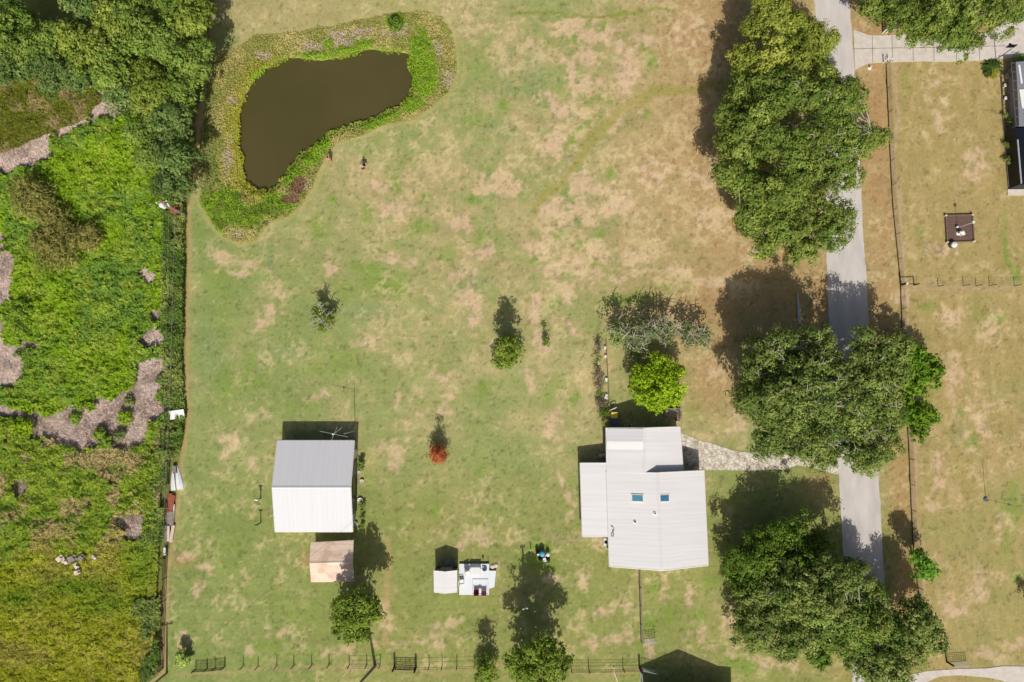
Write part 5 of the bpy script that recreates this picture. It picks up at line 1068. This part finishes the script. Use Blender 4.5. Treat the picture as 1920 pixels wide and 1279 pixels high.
for i, (x, y, s, lb) in enumerate([(120,1044,.5,'broken white slab at the left of the rubble in the marsh'),(130,1050,.45,'jagged white slab second from the left in the rubble'),(143,1044,.6,'largest grey slab on top of the rubble'),(150,1058,.4,'white lump in the lower part of the rubble'),(152,1070,.4,'lowest white lump of the rubble in the marsh'),(160,1042,.45,'long grey slab towards the right of the rubble'),(184,1042,.35,'white lump alone at the right of the rubble')]):
    b = g(x, y); a = RB.uniform(0, 3)
    o = MB().box((b[0], b[1], .75), (s * 1.9, s * 1.2, s * .5), a, .2).box((b[0] + .15, b[1] - .1, .95), (s * .9, s * .8, s * .4), a + .7, -.2).box((b[0], b[1], .35), (s, s, .7), a).build('rubble_slab', 'stone' if i not in (2, 5) else 'greywood'); tag(o, lb, 'rubble', 'rubble in the marsh')
tag(MB().tube([gx(1151,1250) + [0, 0, .06], gx(1152,1262) + [0, 0, .06], gx(1156,1272) + [0, 0, .06], gx(1161,1290) + [0, 0, .06]], .09, 6).build('garden_hose', 'stone'), 'pale hose trailing off the bottom edge of the lawn', 'hose')
# =================================================================== RIGHT HAND LAWN
root = thing('sand_box', 'square timber framed bed of dark mulch on the right lawn', 'garden bed', g(1797,429)); C4 = [gx(x, y) for x, y in ((1771,405),(1821,403.5),(1824,453),(1774,455))]
MB().prism([tuple(p[:2]) for p in C4], .02, .16).build('mulch', 'mulch', root)
for i in range(4):
    a, b = C4[i], C4[(i + 1) % 4]; c = (a + b) / 2; MB().box((c[0], c[1], .16), (np.linalg.norm(b - a) + .02, .11, .3), math.atan2(b[1] - a[1], b[0] - a[0])).build('frame_board', 'wood', root)
    MB().lathe((a[0], a[1], 0), [(.14, 0), (.14, .4), (.06, .45)], 8).build('corner_post', 'stone', root)
b = gx(1795,438); root = thing('garden_statue', 'white garden statue standing in the square mulch bed', 'statue', tuple(b))
MB().lathe((b[0], b[1], .1), [(.3, 0), (.28, .12), (.14, .2), (.2, .55), (.24, .8), (.1, .95), (.16, 1.1), (.05, 1.25)], 12).build('figure', 'white', root); MB().box((b[0] + .35, b[1] - .2, .45), (.4, .35, .6), .4).build('basin', 'white', root)
b = gx(1791,427); root = thing('white_lamp', 'small white garden light at the foot of the pole in the mulch bed', 'garden light', tuple(b)); MB().lathe((b[0], b[1], .1), [(.05, 0), (.05, .3), (.16, .35), (.1, .5)], 10).build('lamp', 'white', root)
b = gx(1794,428); root = thing('bird_pole', 'thin pale pole rising from the mulch bed', 'pole', tuple(b)); MB().tube([b, b + [0, 0, 3.2]], .035, 6).build('pole', 'white', root); MB().box((b[0], b[1], 3.25), (.32, .26, .26)).build('nest_box', 'trim', root)
b = gx(1783,461); root = thing('planter_pot', 'round green pot with white top at the bed corner', 'pot', tuple(b)); MB().lathe((b[0], b[1], 0), [(.35, 0), (.5, .6), (.45, .65)], 14).build('pot', 'green', root); MB().lathe((b[0], b[1], .62), [(.42, 0), (.36, .2), (.1, .3)], 10).build('lid', 'white', root)
b = gx(1848,936); root = thing('flag_pole', 'tall thin pole with a vane on a round base, right lawn', 'pole', tuple(b)); MB().lathe((b[0], b[1], 0), [(.3, 0), (.3, .1), (.24, .16), (.12, .1)], 16).build('base', 'slate', root); MB().tube([b, b + [0, 0, 4.6]], .04, 6).build('pole', 'galv', root)
MB().add([(b[0] - .03, b[1] - .16, 4.0), (b[0] - .03, b[1] + .16, 4.0), (b[0] - .03, b[1], 4.9), (b[0] + .03, b[1] - .16, 4.0), (b[0] + .03, b[1] + .16, 4.0), (b[0] + .03, b[1], 4.9)], [(0, 1, 2), (5, 4, 3), (0, 3, 4, 1), (1, 4, 5, 2), (2, 5, 3, 0)]).build('vane', 'galv', root)
b = gx(1630,128); tag(MB().lathe((b[0], b[1], .0), [(.26, 0), (.26, .05), (.16, .06), (.03, .7)], 12).build('marker_cone', 'white'), 'white cone by the end of the concrete driveway', 'cone')
root = thing('driveway_gate', 'metal gate folded open at the top edge of the driveway', 'gate', g(1657,64)); q = gx(1657,64)
for a, b in (((1655,62),(1655,40)), ((1661,62),(1663,42))):
    A, B = gx(*a), gx(*b); f = MB()
    for z in (.15, .5, .85, 1.2): f.tube([A + [0, 0, z], B + [0, 0, z]], .03, 5)
    f.build('leaf', 'galv' if a[0] > 1658 else 'darkwood', root)
    MB().tube([A - [0, 0, .1], A + [0, 0, 1.4]], .1, 8).build('post', 'white', root)
crate('utility_box', 'cream utility box beside the open driveway gate', 'utility box', 1671, 54, (.62, .62, .9), 'trim')
for x, lb in ((1656,'white gate post, left one below the concrete driveway'), (1664,'white gate post, right one below the concrete driveway')):
    b = g(x, 118); tag(MB().tube([(b[0], b[1], -.1), (b[0], b[1], 1.2)], .08, 8).lathe((b[0], b[1], 1.2), [(.11, 0), (.03, .1)], 8).build('gate_post', 'white'), lb, 'gate post')
b = gx(1867,112); root = thing('basketball_hoop', 'basketball hoop beside the cycad at the concrete driveway', 'basketball hoop', tuple(b)); MB().tube([b, b + [0, 0, 3]], .06, 7).build('pole', 'slate', root)
MB().box((b[0], b[1] + .35, 3.0), (1.1, .06, .75)).build('backboard', 'dark', root); MB().lathe((b[0], b[1] + .65, 2.75), [(.2, 0), (.23, 0), (.23, .03), (.2, .03)], 14).build('rim', 'rust', root)
# bed along the neighbour's house
root = thing('border_edging', 'low timber edging of the flower border by the grey house', 'edging', g(1879,200)); ed = MB(); E1 = [(1876,145),(1880,220),(1885,290),(1890,352)]
for a, b in zip(E1, E1[1:]):
    A, B = gx(*a), gx(*b); c = (A + B) / 2; ed.box((c[0], c[1], .1), (.1, np.linalg.norm(B - A), .22), math.atan2(B[1] - A[1], B[0] - A[0]) - math.pi / 2)
ed.build('board', 'greywood', root)
for i, (x, y, r_, pl, lb) in enumerate([(1890,140,6,'mauve','reddish border plant nearest the cycad'),(1888,215,5,'hedge','small green border plant mid way along the grey house'),(1896,228,8,'dark','dark bush at the join of house and dark enclosure'),(1890,270,7,'hedge','green border bush beside the dark enclosure'),(1893,300,8,'hedge','lowest green bush beside the dark enclosure'),(1914,108,9,'fresh','palm like plant at the top corner of the grey house')]):
    T('border_plant', lb, 'plant', [(x, y, r_, 1.0)], pl, clump=.25, dens=50, leaf=.3, asp=.3, loose=.35, seed=190 + i, crown='foliage', group='plants in the border of the grey house')
for x, y, lb in ((1882,162,'upper white pot in the border of the grey house'), (1883,186,'middle white pot in the border of the grey house'), (1901,218,'lowest white pot, at the house wall')):
    b = g(x, y); root = thing('flower_pot', lb, 'pot', b, 'white pots in the border'); MB().lathe((b[0], b[1], 0), [(.15, 0), (.23, .35), (.18, .35)], 10).build('pot', 'white', root); MB().lathe((b[0], b[1], .32), [(.16, 0), (.05, .1)], 8).build('plant', 'white', root)
# =================================================================== PEOPLE
def person(label, px, py, facing, shirt, trousers, hairm, armpose):
    b = gx(px, py); root = thing('person', label, 'person', tuple(b))
    cf, sf = math.cos(facing), math.sin(facing)
    def W(x, y, z): return (b[0] + x * cf - y * sf, b[1] + x * sf + y * cf, z)
    def skinned(name, pts, edges, m):
        me = bpy.data.meshes.new(name); me.from_pydata([W(*p[:3]) for p in pts], edges, []); me.update()
        o = link(name, me, m, root)
        md = o.modifiers.new('skin', 'SKIN'); md.use_smooth_shade = True
        for i, p in enumerate(pts): me.skin_vertices[0].data[i].radius = (p[3], p[3] * (p[4] if len(p) > 4 else 1))
        me.skin_vertices[0].data[0].use_root = True
        s = o.modifiers.new('sub', 'SUBSURF'); s.levels = 1; s.render_levels = 2
        return o
    A = armpose
    # pelvis, chest, neck, head, legs, arms in one continuous skin
    pts = [(0,0,.95,.13),(0,0,1.15,.12),(0,.01,1.35,.15),(0,0,1.48,.06),(0,.01,1.56,.075),(0,.015,1.66,.095),
           (.09,0,.88,.1),(.1,.03,.5,.065),(.1,0,.09,.045),(.1,.14,.04,.04), (-.09,0,.88,.1),(-.1,-.02,.5,.065),(-.1,-.03,.09,.045),(-.1,.11,.04,.04),
           (.18,0,1.4,.06),A[0],A[1],(-.18,0,1.4,.06),A[2],A[3]]
    ed_ = [(0,1),(1,2),(2,3),(3,4),(4,5),(0,6),(6,7),(7,8),(8,9),(0,10),(10,11),(11,12),(12,13),(2,14),(14,15),(15,16),(2,17),(17,18),(18,19)]
    skinned('body', pts, ed_, 'skin')
    # clothing follows the body
    sh = [(0,0,1.0,.155),(0,0,1.16,.145),(0,.01,1.36,.175),(0,0,1.45,.08),(.18,0,1.4,.078),(A[0][0],A[0][1],A[0][2],.062),(-.18,0,1.4,.078),(A[2][0],A[2][1],A[2][2],.062)]
    skinned('shirt', sh, [(0,1),(1,2),(2,3),(2,4),(4,5),(2,6),(6,7)], shirt)
    tr_ = [(0,0,.98,.15),(.09,0,.86,.118),(.1,.03,.5,.085),(.1,0,.14,.065),(-.09,0,.86,.118),(-.1,-.02,.5,.085),(-.1,-.03,.14,.065)]
    skinned('trousers', tr_, [(0,1),(1,2),(2,3),(0,4),(4,5),(5,6)], trousers)
    hp = W(0, -.01, 1.70)
    MB().lathe((hp[0], hp[1], hp[2] - .06), [(.105, 0), (.115, .05), (.1, .1), (.05, .135), (.01, .14)], 12).build('hair', hairm, root, True)
    for sg in (-1, 1):   # hands: palm, four fingers and a thumb
        wr = A[1] if sg > 0 else A[3]; el = A[0] if sg > 0 else A[2]; p = np.array(wr[:3]); dv = p - np.array(el[:3]); dv /= np.linalg.norm(dv); sdv = np.cross(dv, [0, 0, 1.]); sdv = sdv / np.linalg.norm(sdv) if np.linalg.norm(sdv) > .1 else np.array([0, 1., 0])
        hb = MB(); hb.tube([W(*p), W(*(p + dv * .08))], [.03, .036], 6)
        for k, ln in enumerate((.07, .08, .075, .06)): o_ = sdv * (k - 1.5) * .018; hb.tube([W(*(p + dv * .08 + o_)), W(*(p + dv * (.08 + ln * .6) + o_ * 1.1)), W(*(p + dv * (.08 + ln) + o_ * 1.1 - [0, 0, .012]))], [.009, .008, .006], 5)
        hb.tube([W(*(p + dv * .02 - sdv * .03)), W(*(p + dv * .07 - sdv * .06))], [.011, .007], 5); hb.build('hand', 'skin', root)
    return root
person('person in coral pink top walking along the pond bank', 620, 303, R(160), 'coral', 'pink', 'hair', [(.3,.1,1.15,.042),(.28,.28,1.0,.032),(-.3,.05,1.13,.042),(-.3,.2,.95,.032)])
root = person('person in pale mauve top standing on the lawn below the pond', 682, 318, R(-170), 'purple', 'black', 'stone', [(.38,.1,1.2,.045),(.5,.3,1.2,.033),(-.38,.1,1.2,.045),(-.42,.32,1.15,.033)])
b = gx(686,314); tag(MB().lathe((b[0], b[1], .75), [(.1, 0), (.15, .06), (.17, .26), (.14, .28), (.1, .18)], 12).tube([(b[0] - .2, b[1], 1.07), (b[0], b[1], 1.3), (b[0] + .2, b[1], 1.07)], .012, 5).build('bucket', 'black'), 'dark bucket held by the person in the mauve top', 'bucket')
b = g(686,314)
b = gx(1911,1262)
